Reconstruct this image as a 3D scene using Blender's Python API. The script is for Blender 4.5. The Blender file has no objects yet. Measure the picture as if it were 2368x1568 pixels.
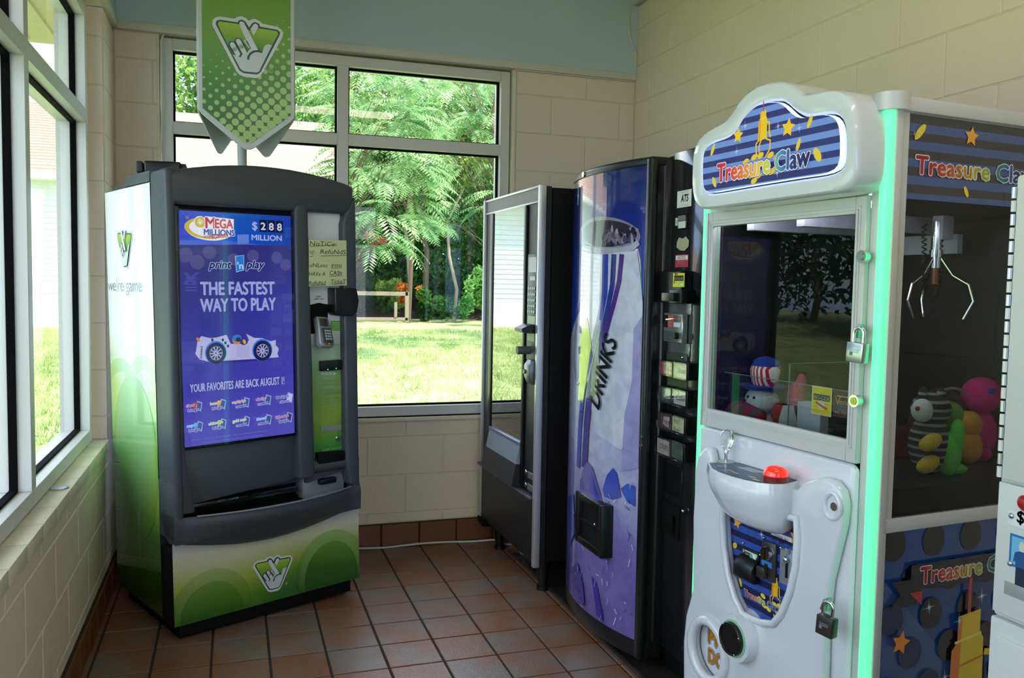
import bpy, bmesh, math, random
import numpy as np
from mathutils import Vector, Matrix
from mathutils.geometry import tessellate_polygon
sc = bpy.context.scene
COL = sc.collection
PI = math.pi
# ------------------------------------------------------------------ camera
F = 1965.14; CX, CY = 1184.0, 784.0
CAM = Vector((-0.5364, -3.7842, 1.3863))
YAW, PITCH, ROLL = 0.3190, -0.0629, 0.0174
_fw = Vector((math.sin(YAW)*math.cos(PITCH), math.cos(YAW)*math.cos(PITCH), math.sin(PITCH)))
_rt = Vector((math.cos(YAW), -math.sin(YAW), 0)); _up = _rt.cross(_fw)
_r = _rt*math.cos(ROLL) + _up*math.sin(ROLL); _u = _up*math.cos(ROLL) - _rt*math.sin(ROLL)
cd = bpy.data.cameras.new('camera'); cam = bpy.data.objects.new('camera', cd); COL.objects.link(cam)
cam.matrix_world = Matrix(((_r.x, _u.x, -_fw.x, CAM.x), (_r.y, _u.y, -_fw.y, CAM.y), (_r.z, _u.z, -_fw.z, CAM.z), (0, 0, 0, 1)))
cd.sensor_width = 36; cd.lens = 36*F/2368; cd.clip_end = 300; cd.clip_start = 0.02
sc.camera = cam
# ------------------------------------------------------------------ view, sky, sun
sc.view_settings.view_transform = 'Standard'; sc.view_settings.look = 'None'
sc.view_settings.gamma = 1; sc.view_settings.use_curve_mapping = False
sc.view_settings.exposure = 0.48
w = bpy.data.worlds.new('world'); sc.world = w; w.use_nodes = True
nt = w.node_tree; nt.nodes.clear()
out = nt.nodes.new('ShaderNodeOutputWorld'); bg = nt.nodes.new('ShaderNodeBackground')
tc = nt.nodes.new('ShaderNodeTexCoord'); nz = nt.nodes.new('ShaderNodeTexNoise'); nz.inputs['Scale'].default_value = 2.2
nz.inputs['Detail'].default_value = 6
rp = nt.nodes.new('ShaderNodeValToRGB'); rp.color_ramp.elements[0].position = .42; rp.color_ramp.elements[1].position = .62
rp.color_ramp.elements[0].color = (.36, .60, 1.0, 1); rp.color_ramp.elements[1].color = (1, 1, 1, 1)
mp = nt.nodes.new('ShaderNodeMapping'); mp.inputs['Scale'].default_value = (1, 1, 2.2)
nt.links.new(tc.outputs['Generated'], mp.inputs[0]); nt.links.new(mp.outputs[0], nz.inputs['Vector'])
nt.links.new(nz.outputs['Fac'], rp.inputs[0]); nt.links.new(rp.outputs[0], bg.inputs[0]); nt.links.new(bg.outputs[0], out.inputs[0])
bg.inputs[1].default_value = 3.2
sun = bpy.data.lights.new('sun', 'SUN'); sun.energy = 9.0; sun.angle = math.radians(.6); sun.color = (1, .95, .86)
so = bpy.data.objects.new('sun', sun); COL.objects.link(so)
so.rotation_euler = Vector((0.36, -0.46, 1.0)).to_track_quat('Z', 'Y').to_euler()
# ------------------------------------------------------------------ helpers
def lin(c):
    if isinstance(c, str):
        c = [int(c[i:i+2], 16)/255 for i in (0, 2, 4)]
        return tuple(x/12.92 if x <= .04045 else ((x+.055)/1.055)**2.4 for x in c)
    return tuple(c)
def mat(name, c, rough=.5, metal=0, spec=.5, emit=None, es=0, coat=0, bump=0, bscale=60, vary=0, vscale=8, trans=0):
    m = bpy.data.materials.new(name); m.use_nodes = True; nt = m.node_tree; b = nt.nodes['Principled BSDF']
    c = lin(c); b.inputs['Base Color'].default_value = (*c, 1); b.inputs['Roughness'].default_value = rough
    b.inputs['Metallic'].default_value = metal; b.inputs['Specular IOR Level'].default_value = spec
    b.inputs['Coat Weight'].default_value = coat; b.inputs['Coat Roughness'].default_value = .05
    if trans: b.inputs['Transmission Weight'].default_value = trans
    if emit: b.inputs['Emission Color'].default_value = (*lin(emit), 1); b.inputs['Emission Strength'].default_value = es
    tcn = nt.nodes.new('ShaderNodeTexCoord')
    if bump:
        n = nt.nodes.new('ShaderNodeTexNoise'); n.inputs['Scale'].default_value = bscale; n.inputs['Detail'].default_value = 4
        bp = nt.nodes.new('ShaderNodeBump'); bp.inputs['Strength'].default_value = bump; bp.inputs['Distance'].default_value = .01
        nt.links.new(tcn.outputs['Object'], n.inputs['Vector']); nt.links.new(n.outputs['Fac'], bp.inputs['Height'])
        nt.links.new(bp.outputs[0], b.inputs['Normal'])
    if vary:
        g = nt.nodes.new('ShaderNodeNewGeometry')
        n = nt.nodes.new('ShaderNodeTexNoise'); n.inputs['Scale'].default_value = vscale; n.inputs['Detail'].default_value = 5
        nt.links.new(g.outputs['Position'], n.inputs['Vector'])
        mx = nt.nodes.new('ShaderNodeMix'); mx.data_type = 'RGBA'
        mx.inputs[6].default_value = (*[x*(1-vary) for x in c], 1); mx.inputs[7].default_value = (*[min(1, x*(1+vary)) for x in c], 1)
        nt.links.new(n.outputs['Fac'], mx.inputs[0]); nt.links.new(mx.outputs[2], b.inputs['Base Color'])
    return m
def printmat(name, rough=.35, emit=0, coat=0, noise=0):
    m = bpy.data.materials.new(name); m.use_nodes = True; nt = m.node_tree; b = nt.nodes['Principled BSDF']
    a = nt.nodes.new('ShaderNodeAttribute'); a.attribute_name = 'ink'
    b.inputs['Roughness'].default_value = rough; b.inputs['Coat Weight'].default_value = coat; b.inputs['Coat Roughness'].default_value = .03
    src = a.outputs['Color']
    if noise:
        tcn = nt.nodes.new('ShaderNodeTexCoord'); n = nt.nodes.new('ShaderNodeTexNoise'); n.inputs['Scale'].default_value = 14
        n.inputs['Detail'].default_value = 9; n.inputs['Distortion'].default_value = .8
        r = nt.nodes.new('ShaderNodeValToRGB'); r.color_ramp.elements[0].position = .34; r.color_ramp.elements[1].position = .62
        r.color_ramp.elements[0].color = (1-noise, 1-noise, 1-noise*.8, 1)
        nt.links.new(tcn.outputs['Object'], n.inputs['Vector']); nt.links.new(n.outputs['Fac'], r.inputs[0])
        mx = nt.nodes.new('ShaderNodeMix'); mx.data_type = 'RGBA'; mx.blend_type = 'MULTIPLY'; mx.inputs[0].default_value = 1
        nt.links.new(src, mx.inputs[6]); nt.links.new(r.outputs[0], mx.inputs[7]); src = mx.outputs[2]
    if emit:
        b.inputs['Base Color'].default_value = (.01, .01, .01, 1)
        nt.links.new(src, b.inputs['Emission Color']); b.inputs['Emission Strength'].default_value = emit
    else:
        nt.links.new(src, b.inputs['Base Color'])
    return m
def glassmat(name, tint=(1, 1, 1), ior=1.5, tr=1.0, rough=0.0, base=0.0, refl=1.0):
    m = bpy.data.materials.new(name); m.use_nodes = True; nt = m.node_tree; nt.nodes.clear()
    o = nt.nodes.new('ShaderNodeOutputMaterial'); t = nt.nodes.new('ShaderNodeBsdfTransparent'); g = nt.nodes.new('ShaderNodeBsdfGlossy')
    t.inputs[0].default_value = (*[x*tr for x in tint], 1); g.inputs['Roughness'].default_value = rough
    f = nt.nodes.new('ShaderNodeFresnel'); f.inputs[0].default_value = ior
    ma = nt.nodes.new('ShaderNodeMath'); ma.operation = 'MULTIPLY_ADD'; ma.inputs[1].default_value = refl; ma.inputs[2].default_value = base
    ma.use_clamp = True
    nt.links.new(f.outputs[0], ma.inputs[0])
    mx = nt.nodes.new('ShaderNodeMixShader'); nt.links.new(ma.outputs[0], mx.inputs[0])
    nt.links.new(t.outputs[0], mx.inputs[1]); nt.links.new(g.outputs[0], mx.inputs[2]); nt.links.new(mx.outputs[0], o.inputs[0])
    return m
def tag(o, label=None, cat=None, group=None, kind=None):
    if label: o['label'] = label
    if cat: o['category'] = cat
    if group: o['group'] = group
    if kind: o['kind'] = kind
    return o
def thing(name, label, cat, loc=(0, 0, 0), mat_=None, group=None, parent=None):
    o = bpy.data.objects.new(name, None); COL.objects.link(o); o.empty_display_size = .1
    if mat_ is not None: o.matrix_world = mat_
    else: o.location = loc
    return tag(o, label, cat, group)
class MB:
    """collects shapes, builds ONE mesh object"""
    def __init__(s): s.b = bmesh.new()
    def box(s, x0, x1, y0, y1, z0, z1, bev=0, seg=2, m=None):
        x0, x1 = sorted((x0, x1)); y0, y1 = sorted((y0, y1)); z0, z1 = sorted((z0, z1))
        b = bmesh.new(); bmesh.ops.create_cube(b, size=1)
        for v in b.verts: v.co = Vector(((x0+x1)/2+v.co.x*(x1-x0), (y0+y1)/2+v.co.y*(y1-y0), (z0+z1)/2+v.co.z*(z1-z0)))
        if bev: bmesh.ops.bevel(b, geom=b.edges[:], offset=min(bev, .49*min(x1-x0, y1-y0, z1-z0)), segments=seg, affect='EDGES', profile=.5)
        return s._add(b, m)
    def _add(s, b, m=None):
        if m is not None: bmesh.ops.transform(b, matrix=m, verts=b.verts)
        me = bpy.data.meshes.new('tmp'); b.to_mesh(me); b.free(); s.b.from_mesh(me); bpy.data.meshes.remove(me); return s
    def cyl(s, p0, p1, r0, r1=None, n=20, caps=True):
        p0, p1 = Vector(p0), Vector(p1); r1 = r0 if r1 is None else r1; d = p1-p0
        b = bmesh.new(); bmesh.ops.create_cone(b, cap_ends=caps, segments=n, radius1=r0, radius2=r1, depth=d.length)
        return s._add(b, Matrix.Translation((p0+p1)/2) @ d.to_track_quat('Z', 'Y').to_matrix().to_4x4())
    def ball(s, c, r, n=20, rot=None):
        b = bmesh.new(); bmesh.ops.create_uvsphere(b, u_segments=n, v_segments=max(6, n//2), radius=1)
        rr = (r, r, r) if not hasattr(r, '__len__') else r
        M_ = Matrix.Translation(c) @ (rot.to_4x4() if rot is not None else Matrix()) @ Matrix.Diagonal((*rr, 1))
        return s._add(b, M_)
    def prism(s, pts, y0, y1, bev=0, seg=2, axis='y', holes=()):
        """polygon in (x,z) extruded along y (axis 'y'); axis 'z': polygon in (x,y) along z; 'x': (y,z) along x"""
        b = bmesh.new()
        def P(p, t): return {'y': (p[0], t, p[1]), 'z': (p[0], p[1], t), 'x': (t, p[0], p[1])}[axis]
        loops = [list(pts)]+[list(h) for h in holes]
        va = [[b.verts.new(P(p, y0)) for p in L] for L in loops]; vb = [[b.verts.new(P(p, y1)) for p in L] for L in loops]
        if not holes:
            b.faces.new(va[0]); b.faces.new(vb[0][::-1])
        else:
            tri = tessellate_polygon([[Vector((p[0], p[1], 0)) for p in L] for L in loops])
            fa = [v for L in va for v in L]; fb = [v for L in vb for v in L]
            for t in tri:
                try: b.faces.new([fa[i] for i in t]); b.faces.new([fb[i] for i in t][::-1])
                except ValueError: pass
        for A, B in zip(va, vb):
            n = len(A)
            for i in range(n): b.faces.new((A[i], B[i], B[(i+1) % n], A[(i+1) % n]))
        bmesh.ops.recalc_face_normals(b, faces=b.faces)
        if bev:
            ed = [e for e in b.edges if e.is_manifold and e.calc_face_angle(0) > .7]
            bmesh.ops.bevel(b, geom=ed, offset=bev, segments=seg, affect='EDGES', profile=.5)
        return s._add(b)
    def grid(s, fn, nu, nv, closed_u=False):
        b = bmesh.new(); V = [[b.verts.new(fn(i/nu, j/nv)) for j in range(nv+1)] for i in range(nu+(0 if closed_u else 1))]
        n = len(V)
        for i in range(nu):
            for j in range(nv):
                try: b.faces.new((V[i][j], V[(i+1) % n][j], V[(i+1) % n][j+1], V[i][j+1]))
                except ValueError: pass
        bmesh.ops.remove_doubles(b, verts=b.verts, dist=1e-6)
        bmesh.ops.recalc_face_normals(b, faces=b.faces)
        return s._add(b)
    def tube(s, pts, r, n=8, closed=False):
        pts = [Vector(p) for p in pts]; N = len(pts); b = bmesh.new(); rings = []; prev = None
        for i, p in enumerate(pts):
            if closed: t = pts[(i+1) % N]-pts[i-1]
            else: t = pts[min(i+1, N-1)]-pts[max(i-1, 0)]
            t.normalize()
            if prev is None: a = t.orthogonal().normalized()
            else: a = (prev-t*prev.dot(t)).normalized()
            prev = a; c = t.cross(a); rr = r(i/(N-1)) if callable(r) else r
            rings.append([b.verts.new(p+(a*math.cos(q)+c*math.sin(q))*rr) for q in [2*PI*k/n for k in range(n)]])
        for i in range(N if closed else N-1):
            A, B = rings[i], rings[(i+1) % N]
            for k in range(n): b.faces.new((A[k], A[(k+1) % n], B[(k+1) % n], B[k]))
        if not closed: b.faces.new(rings[0][::-1]); b.faces.new(rings[-1])
        return s._add(b)
    def lathe(s, prof, c=(0, 0, 0), n=28, M_=None):
        c = Vector(c)
        M_ = Matrix.Translation(c) if M_ is None else M_
        s.grid(lambda u, v: Vector((math.cos(2*PI*u), math.sin(2*PI*u), 0))*prof_at(prof, v)[0]+Vector((0, 0, prof_at(prof, v)[1])) if M_ is None else
               M_ @ (Vector((math.cos(2*PI*u), math.sin(2*PI*u), 0))*prof_at(prof, v)[0]+Vector((0, 0, prof_at(prof, v)[1]))), n, len(prof)-1, True)
        return s
    def build(s, name, m, parent=None, smooth=True, label=None, kind=None):
        me = bpy.data.meshes.new(name); s.b.to_mesh(me); s.b.free()
        if m is not None: me.materials.append(m)
        if smooth:
            me.polygons.foreach_set('use_smooth', [True]*len(me.polygons)); me.set_sharp_from_angle(angle=math.radians(38))
        o = bpy.data.objects.new(name, me); COL.objects.link(o)
        if parent is not None: o.parent = parent
        if label: o['label'] = label
        if kind: o['kind'] = kind
        return o
def prof_at(prof, v):
    i = v*(len(prof)-1); k = int(round(i)); return prof[k]
# ---- flat print: coloured shapes in (x, y), laid on a surface by a mapping
_tc = {}
def glyphs(s, off, shear, fontb=0):
    k = (s, round(off, 4), round(shear, 3))
    if k not in _tc:
        cu = bpy.data.curves.new('t', 'FONT'); cu.body = s; cu.size = 1; cu.offset = off; cu.shear = shear; cu.resolution_u = 2 if len(s) > 12 else 4
        o = bpy.data.objects.new('t', cu); COL.objects.link(o)
        dg = bpy.context.evaluated_depsgraph_get(); me = o.evaluated_get(dg).to_mesh(); me.calc_loop_triangles()
        V = np.array([v.co[:2] for v in me.vertices]) if len(me.vertices) else np.zeros((0, 2))
        T = [tuple(t.vertices) for t in me.loop_triangles]
        bpy.data.objects.remove(o); bpy.data.curves.remove(cu)
        _tc[k] = (V, T)
    return _tc[k]
CAPH = 0.70
def _clip(poly, a, b, c):  # keep a*x+b*y<=c ; vertices are (x,y,r,g,b)
    o = []
    for i in range(len(poly)):
        P, Q = poly[i-1], poly[i]; dp = a*P[0]+b*P[1]-c; dq = a*Q[0]+b*Q[1]-c
        if (dp <= 0) != (dq <= 0):
            t = dp/(dp-dq); o.append(tuple(P[k]+(Q[k]-P[k])*t for k in range(5)))
        if dq <= 0: o.append(Q)
    return o
class Print:
    def __init__(s, clip=None): s.f = []; s.clip = clip; s.L = 0; s.nc = True
    def layer(s): s.L += 1; return s
    def _p(s, pts, col):
        P = [(x, y, *(lin(col(x, y)) if callable(col) else lin(col))) for x, y in pts]
        if s.clip and s.nc:
            C = s.clip; n = len(C)
            for i in range(n):
                (x0, y0), (x1, y1) = C[i], C[(i+1) % n]; a, b = (y1-y0), -(x1-x0); P = _clip(P, a, b, a*x0+b*y0)
                if len(P) < 3: return
        s.f.append((P, s.L))
    def rect(s, x0, y0, x1, y1, c): s.L += 1; s._p([(x0, y0), (x1, y0), (x1, y1), (x0, y1)], c); return s
    def grad(s, x0, y0, x1, y1, fn, nx=8, ny=16):
        s.L += 1
        for i in range(nx):
            for j in range(ny):
                a, b, c, d = x0+(x1-x0)*i/nx, y0+(y1-y0)*j/ny, x0+(x1-x0)*(i+1)/nx, y0+(y1-y0)*(j+1)/ny
                s._p([(a, b), (c, b), (c, d), (a, d)], fn)
        return s
    def poly(s, pts, c, tri=True):
        s.L += 1
        if tri:
            for t in tessellate_polygon([[Vector((p[0], p[1], 0)) for p in pts]]):
                q = [pts[i] for i in t]
                if (q[1][0]-q[0][0])*(q[2][1]-q[0][1])-(q[1][1]-q[0][1])*(q[2][0]-q[0][0]) < 0: q = q[::-1]
                s._p(q, c)
        else: s._p(pts, c)
        return s
    def ell(s, x, y, rx, ry=None, c='ffffff', rot=0, n=20):
        ry = rx if ry is None else ry; ca, sa = math.cos(rot), math.sin(rot)
        s.L += 1
        s._p([(x+rx*math.cos(t)*ca-ry*math.sin(t)*sa, y+rx*math.cos(t)*sa+ry*math.sin(t)*ca) for t in [2*PI*k/n for k in range(n)]], c); return s
    def star(s, x, y, r, c, rot=0, k=.5, n=5):
        return s.poly([(x+(r if i % 2 == 0 else r*k)*math.sin(rot+PI*i/n), y+(r if i % 2 == 0 else r*k)*math.cos(rot+PI*i/n)) for i in range(2*n)], c)
    def line(s, pts, w, c):
        s.L += 1
        for i in range(len(pts)-1):
            (x0, y0), (x1, y1) = pts[i], pts[i+1]; l = math.hypot(x1-x0, y1-y0) or 1; nx, ny = -(y1-y0)/l*w/2, (x1-x0)/l*w/2
            s._p([(x0-nx, y0-ny), (x1-nx, y1-ny), (x1+nx, y1+ny), (x0+nx, y0+ny)], c)
            if i: s._p([(x0+w/2*math.cos(t), y0+w/2*math.sin(t)) for t in [2*PI*k/8 for k in range(8)]], c)
        return s
    def sparkle(s, x, y, r, c='cfd8f0'):
        for a in (0.1, PI/2+.1, PI/4, 3*PI/4):
            rr = r if a in (0.1, PI/2+.1) else r*.5
            s.poly([(x+rr*math.cos(a), y+rr*math.sin(a)), (x-.05*r*math.sin(a), y+.05*r*math.cos(a)), (x-rr*math.cos(a), y-rr*math.sin(a)), (x+.05*r*math.sin(a), y-.05*r*math.cos(a))], c)
        return s
    def text(s, t, x, y, h, c, w=None, off=0, shear=0, rot=0, align='l', out=None, outw=.05, out2=None, out2w=.1):
        """baseline start (x,y), cap height h, fitted to width w"""
        V0, _ = glyphs(t, 0, shear)
        if not len(V0): return s
        lo, hi = V0[:, 0].min(), V0[:, 0].max(); sx = sy = h/CAPH
        if w: sx = w/(hi-lo)
        ox = {'l': lo, 'c': (lo+hi)/2, 'r': hi}[align]; ca, sa = math.cos(rot), math.sin(rot)
        def put(o, col):
            V, T = glyphs(t, min(o, 0), shear); s.L += 1; rad = max(o, 0)*h/CAPH; n = 0 if o < .006 else (4 if o < .045 else 8)
            for k in range(max(1, n)):
                dx, dy = (rad*math.cos(2*PI*k/n), rad*math.sin(2*PI*k/n)) if n else (0, 0)
                X = (V[:, 0]-ox)*sx+dx; Y = V[:, 1]*sy+dy; A = x+X*ca-Y*sa; B = y+X*sa+Y*ca
                for q in T: s._p([(A[i], B[i]) for i in q], col)
        if out2: put(off+out2w, out2)
        if out: put(off+outw, out)
        put(off, c); return s
    def build(s, name, m, parent, fn, cuts=None, step=.0003, label=None):
        fs = s.f
        if cuts:
            g = []
            for P, L in fs:
                xs = [p[0] for p in P]
                a, b = min(xs), max(xs); k0 = math.floor(a/cuts); k1 = math.ceil(b/cuts)
                for k in range(k0, k1):
                    Q = _clip(P, -1, 0, -k*cuts); Q = _clip(Q, 1, 0, (k+1)*cuts) if len(Q) > 2 else Q
                    if len(Q) > 2: g.append((Q, L))
            fs = g
        V = []; Fc = []; C = []
        for P, L in fs:
            i0 = len(V)
            for p in P: V.append(fn(p[0], p[1], L*step)); C.append((p[2], p[3], p[4], 1))
            Fc.append(tuple(range(i0, i0+len(P))))
        me = bpy.data.meshes.new(name); me.from_pydata(V, [], Fc)
        ca = me.color_attributes.new('ink', 'FLOAT_COLOR', 'POINT'); ca.data.foreach_set('color', np.array(C, dtype=np.float32).ravel())
        me.materials.append(m); o = bpy.data.objects.new(name, me); COL.objects.link(o); o.parent = parent
        if label: o['label'] = label
        return o
def mix(a, b, t):
    a, b = lin(a), lin(b); t = max(0, min(1, t)); return tuple(a[i]+(b[i]-a[i])*t for i in range(3))
def ramp(stops, t):
    if t <= stops[0][0]: return lin(stops[0][1])
    for (t0, c0), (t1, c1) in zip(stops, stops[1:]):
        if t <= t1: return mix(c0, c1, (t-t0)/(t1-t0))
    return lin(stops[-1][1])
class Frame:
    """local axes of a machine: x along its front, y into its back, z up"""
    def __init__(s, o, a, lx=0, ly=0):
        c, n = math.cos(a), math.sin(a)
        s.M = Matrix.Translation(o) @ Matrix(((c, -n, 0), (n, c, 0), (0, 0, 1))).to_4x4() @ Matrix.Rotation(lx, 4, 'Y') @ Matrix.Rotation(-ly, 4, 'X'); s.I = s.M.inverted(); s.c = s.I @ CAM
    def _d(s, px, py):
        d = _fw + _r*((px-CX)/F) + _u*((CY-py)/F); return s.I.to_3x3() @ d
    def V(s, px, py, y=0): d = s._d(px, py); k = (y-s.c.y)/d.y; r = s.c+d*k; return (r.x, r.z)
    def U(s, px, py, x=0): d = s._d(px, py); k = (x-s.c.x)/d.x; r = s.c+d*k; return (r.y, r.z)
    def Z(s, px, py, z=0): d = s._d(px, py); k = (z-s.c.z)/d.z; r = s.c+d*k; return (r.x, r.y)
WORLD = Frame(Vector((0, 0, 0)), 0)
H = .2032; Yb = .5994; Xr = 1.6106; Xl = -1.0518; z6 = .1763; T = .2037; CEIL = 3.02; YF = -6.2
# ------------------------------------------------------------------ materials of the room
BEIGE = mat('beige block paint', 'e0ceb6', .55, bump=.25, bscale=90, vary=.05, vscale=3)
BEIGE2 = mat('smooth beige paint', 'ddd2ba', .5, bump=.12, bscale=60)
MORTAR = mat('painted joint', 'd2c4a8', .75, bump=.2)
BLUE = mat('pale blue wall paint', 'b7c6cd', .6, vary=.04, vscale=2)
TRIMW = mat('white trim paint', 'cfcabb', .45)
CEILM = mat('white ceiling', 'dcdcd6', .8)
ALU = mat('anodised aluminium', 'd0cdc8', .4, metal=.15)
GASK = mat('black gasket', '060607', .8, spec=.08)
PANE = glassmat('window glass', (.97, 1, .985), 1.5, .97, refl=1.0)
GROUT = mat('dark grout', '2a2320', .9, bump=.3)
def tilemat():
    m = bpy.data.materials.new('quarry tile'); m.use_nodes = True; nt = m.node_tree; b = nt.nodes['Principled BSDF']
    tcn = nt.nodes.new('ShaderNodeTexCoord'); oi = nt.nodes.new('ShaderNodeObjectInfo')
    g = nt.nodes.new('ShaderNodeNewGeometry'); n = nt.nodes.new('ShaderNodeTexNoise'); n.inputs['Scale'].default_value = 5.5; n.inputs['Detail'].default_value = 3
    nt.links.new(g.outputs['Position'], n.inputs['Vector'])
    r = nt.nodes.new('ShaderNodeValToRGB'); e = r.color_ramp.elements
    e[0].position = .38; e[0].color = (*lin('7e5239'), 1); e[1].position = .62; e[1].color = (*lin('75655d'), 1)
    ad = nt.nodes.new('ShaderNodeMath'); ad.operation = 'MULTIPLY_ADD'; ad.inputs[1].default_value = .22; 
    sb = nt.nodes.new('ShaderNodeMath'); sb.operation = 'SUBTRACT'; sb.inputs[1].default_value = .11
    nt.links.new(n.outputs['Fac'], sb.inputs[0]); nt.links.new(oi.outputs['Random'], ad.inputs[0]); nt.links.new(sb.outputs[0], ad.inputs[2])
    nt.links.new(ad.outputs[0], r.inputs[0]); nt.links.new(r.outputs[0], b.inputs['Base Color'])
    n2 = nt.nodes.new('ShaderNodeTexNoise'); n2.inputs['Scale'].default_value = 120; bp = nt.nodes.new('ShaderNodeBump'); bp.inputs['Strength'].default_value = .12
    bp.inputs['Distance'].default_value = .01
    nt.links.new(g.outputs['Position'], n2.inputs['Vector']); nt.links.new(n2.outputs['Fac'], bp.inputs['Height']); nt.links.new(bp.outputs[0], b.inputs['Normal'])
    b.inputs['Roughness'].default_value = .34
    return m
TILE = tilemat()
def struct(name, mb, m, smooth=True):
    return mb.build(name, m, kind='structure', smooth=smooth)
def chamfer_mesh(name, sx, sy, sz, c, m):
    """block in local x (width), y (height), proud along z; open back"""
    v = [(0, 0, 0), (sx, 0, 0), (sx, sy, 0), (0, sy, 0), (0, 0, sz-c), (sx, 0, sz-c), (sx, sy, sz-c), (0, sy, sz-c),
         (c, c, sz), (sx-c, c, sz), (sx-c, sy-c, sz), (c, sy-c, sz)]
    f = [(0, 1, 5, 4), (1, 2, 6, 5), (2, 3, 7, 6), (3, 0, 4, 7), (4, 5, 9, 8), (5, 6, 10, 9), (6, 7, 11, 10), (7, 4, 8, 11), (8, 9, 10, 11)]
    me = bpy.data.meshes.new(name); me.from_pydata(v, [], f); me.materials.append(m); return me
BW = 2*H; J = .0036
_bm = {}
def blocks(parent, place, s0, s1, z0, z1, anchor, par=0, name='block', m=None, proud=.003):
    """running bond; place(s, z) gives the block's matrix on the wall; mesh data shared between alike blocks"""
    m = m or BEIGE
    k0 = math.floor((z0-z6)/H); k1 = math.ceil((z1-z6)/H)
    for k in range(k0, k1):
        a, b = max(z0, z6+k*H), min(z1, z6+(k+1)*H)
        if b-a < .015: continue
        off = anchor+(H if (k+par) % 2 else 0); n0 = math.floor((s0-off)/BW)
        x = off+n0*BW
        while x < s1:
            c, d = max(s0, x), min(s1, x+BW)
            if d-c > .02:
                key = (round(d-c, 3), round(b-a, 3), m.name, proud)
                if key not in _bm: _bm[key] = chamfer_mesh(name, d-c-J, b-a-J, proud, .0028, m)
                o = bpy.data.objects.new(name, _bm[key]); COL.objects.link(o)
                o.matrix_world = place(c+J/2, a+J/2); o.parent = parent
            x += BW
def frame_m(o, ex, ez, n): 
    ex, ez, n, o = Vector(ex), Vector(ez), Vector(n), Vector(o)
    return Matrix(((ex.x, ez.x, n.x, o.x), (ex.y, ez.y, n.y, o.y), (ex.z, ez.z, n.z, o.z), (0, 0, 0, 1)))
# ------------------------------------------------------------------ floor of single tiles
fl = struct('floor', MB().box(Xl-.3, Xr+.3, YF-.3, Yb+.3, -.12, -.005), GROUT, False)
tm = chamfer_mesh('tile', T-.009, T-.009, .006, .0015, TILE)
FX0, FX1 = Xl, Xr
rest = []
for j in range(-31, 3):
    for i in range(-6, 8):
        x0, x1 = max(FX0, i*T), min(FX1, (i+1)*T); y0, y1 = max(YF, j*T), min(Yb-.012, (j+1)*T)
        if x1-x0 < .02 or y1-y0 < .02: continue
        full = x1-x0 > T-1e-4 and y1-y0 > T-1e-4
        if j >= -10:
            me = tm if full else chamfer_mesh('tile', x1-x0-.009, y1-y0-.009, .006, .0015, TILE)
            o = bpy.data.objects.new('tile', me); COL.objects.link(o)
            o.location = (x0+.0045, y0+.0045, -.006+random.uniform(-.0004, .0004)); o.parent = fl
        else: rest.append((x0+.0045, x1-.0045, y0+.0045, y1-.0045))
mb = MB()
for x0, x1, y0, y1 in rest: mb.box(x0, x1, y0, y1, -.006, 0)
mb.build('distant_tiles', TILE, fl, smooth=False, kind='stuff')
# ------------------------------------------------------------------ walls
WO = .30                     # wall thickness
WZ0, WZ1 = .686, 2.535       # window opening heights
BX0, BX1 = -.862, .897       # back window opening
LY0, LY1 = -4.35, .262       # left window opening
mb = MB(); yb = Yb+.004
mb.box(Xl-.004, BX0, yb, Yb+WO, 0, CEIL).box(BX1, Xr+WO, yb, Yb+WO, 0, CEIL).box(BX0, BX1, yb, Yb+WO, 0, WZ0).box(BX0, BX1, yb, Yb+WO, WZ1, CEIL)
wb = struct('wall_back', mb, MORTAR, False)
pb = lambda s, z: frame_m((s, Yb+.004, z), (1, 0, 0), (0, 0, 1), (0, -1, 0))
BT = .125
blocks(wb, pb, Xl, BX0, BT, 2.535, .332); blocks(wb, pb, BX1, Xr, BT, 2.535, .332-.03); blocks(wb, pb, BX0, BX1, BT, WZ0-.012, .332)
MB().box(BX0, BX1, Yb-.016, Yb+.05, WZ0-.022, WZ0, .006).build('sill_ledge', BEIGE2, wb)
for a, b in ((BX0-.004, BX0+.006), (BX1-.006, BX1+.014)): MB().box(a, b, Yb-.006, Yb+.06, WZ0, WZ1, .004).build('reveal_bead', BEIGE2, wb)
mb = MB(); xr = Xr+.004
mb.box(xr, Xr+WO, YF-WO, yb, 0, CEIL)
wr = struct('wall_right', mb, MORTAR, False)
pr = lambda s, z: frame_m((Xr+.004, -s, z), (0, -1, 0), (0, 0, 1), (-1, 0, 0))
blocks(wr, pr, -Yb+.006, 3.0, BT, 2.945, 1.40)
MB().box(xr-.004, xr, YF, -3.0, 0, CEIL).build('plaster', BEIGE, wr)
mb = MB(); xl = Xl-.004
WL = .175
mb.box(Xl-WL, xl, YF-WO, LY0, -.2, CEIL).box(Xl-WL, xl, LY0, LY1, -.2, WZ0-.03).box(Xl-WL, xl, LY0, LY1, WZ1, CEIL).box(Xl-WL, xl, LY1+.004, Yb+WO, -.2, CEIL)
wl = struct('wall_left', mb, MORTAR, False)
pl = lambda s, z: frame_m((Xl-.004, s, z), (0, 1, 0), (0, 0, 1), (1, 0, 0))
blocks(wl, pl, LY0, Yb-.006, BT, WZ0-.03, 0.10); blocks(wl, pl, LY1, Yb-.006, WZ0-.03, 2.535, .06)
prv = lambda s, z: frame_m((s, LY1+.004, z), (1, 0, 0), (0, 0, 1), (0, -1, 0))
blocks(wl, prv, Xl-.09, Xl, WZ0, 2.535, Xl-.14)
y = -3.9
while y < LY1:                                  # sill bricks
    MB().box(Xl-.16, Xl+.004, y+.002, min(LY1, y+.2)-.002, WZ0-.05, WZ0-.002, .004).build('sill_brick', BEIGE2, wl); y += .2
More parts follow.
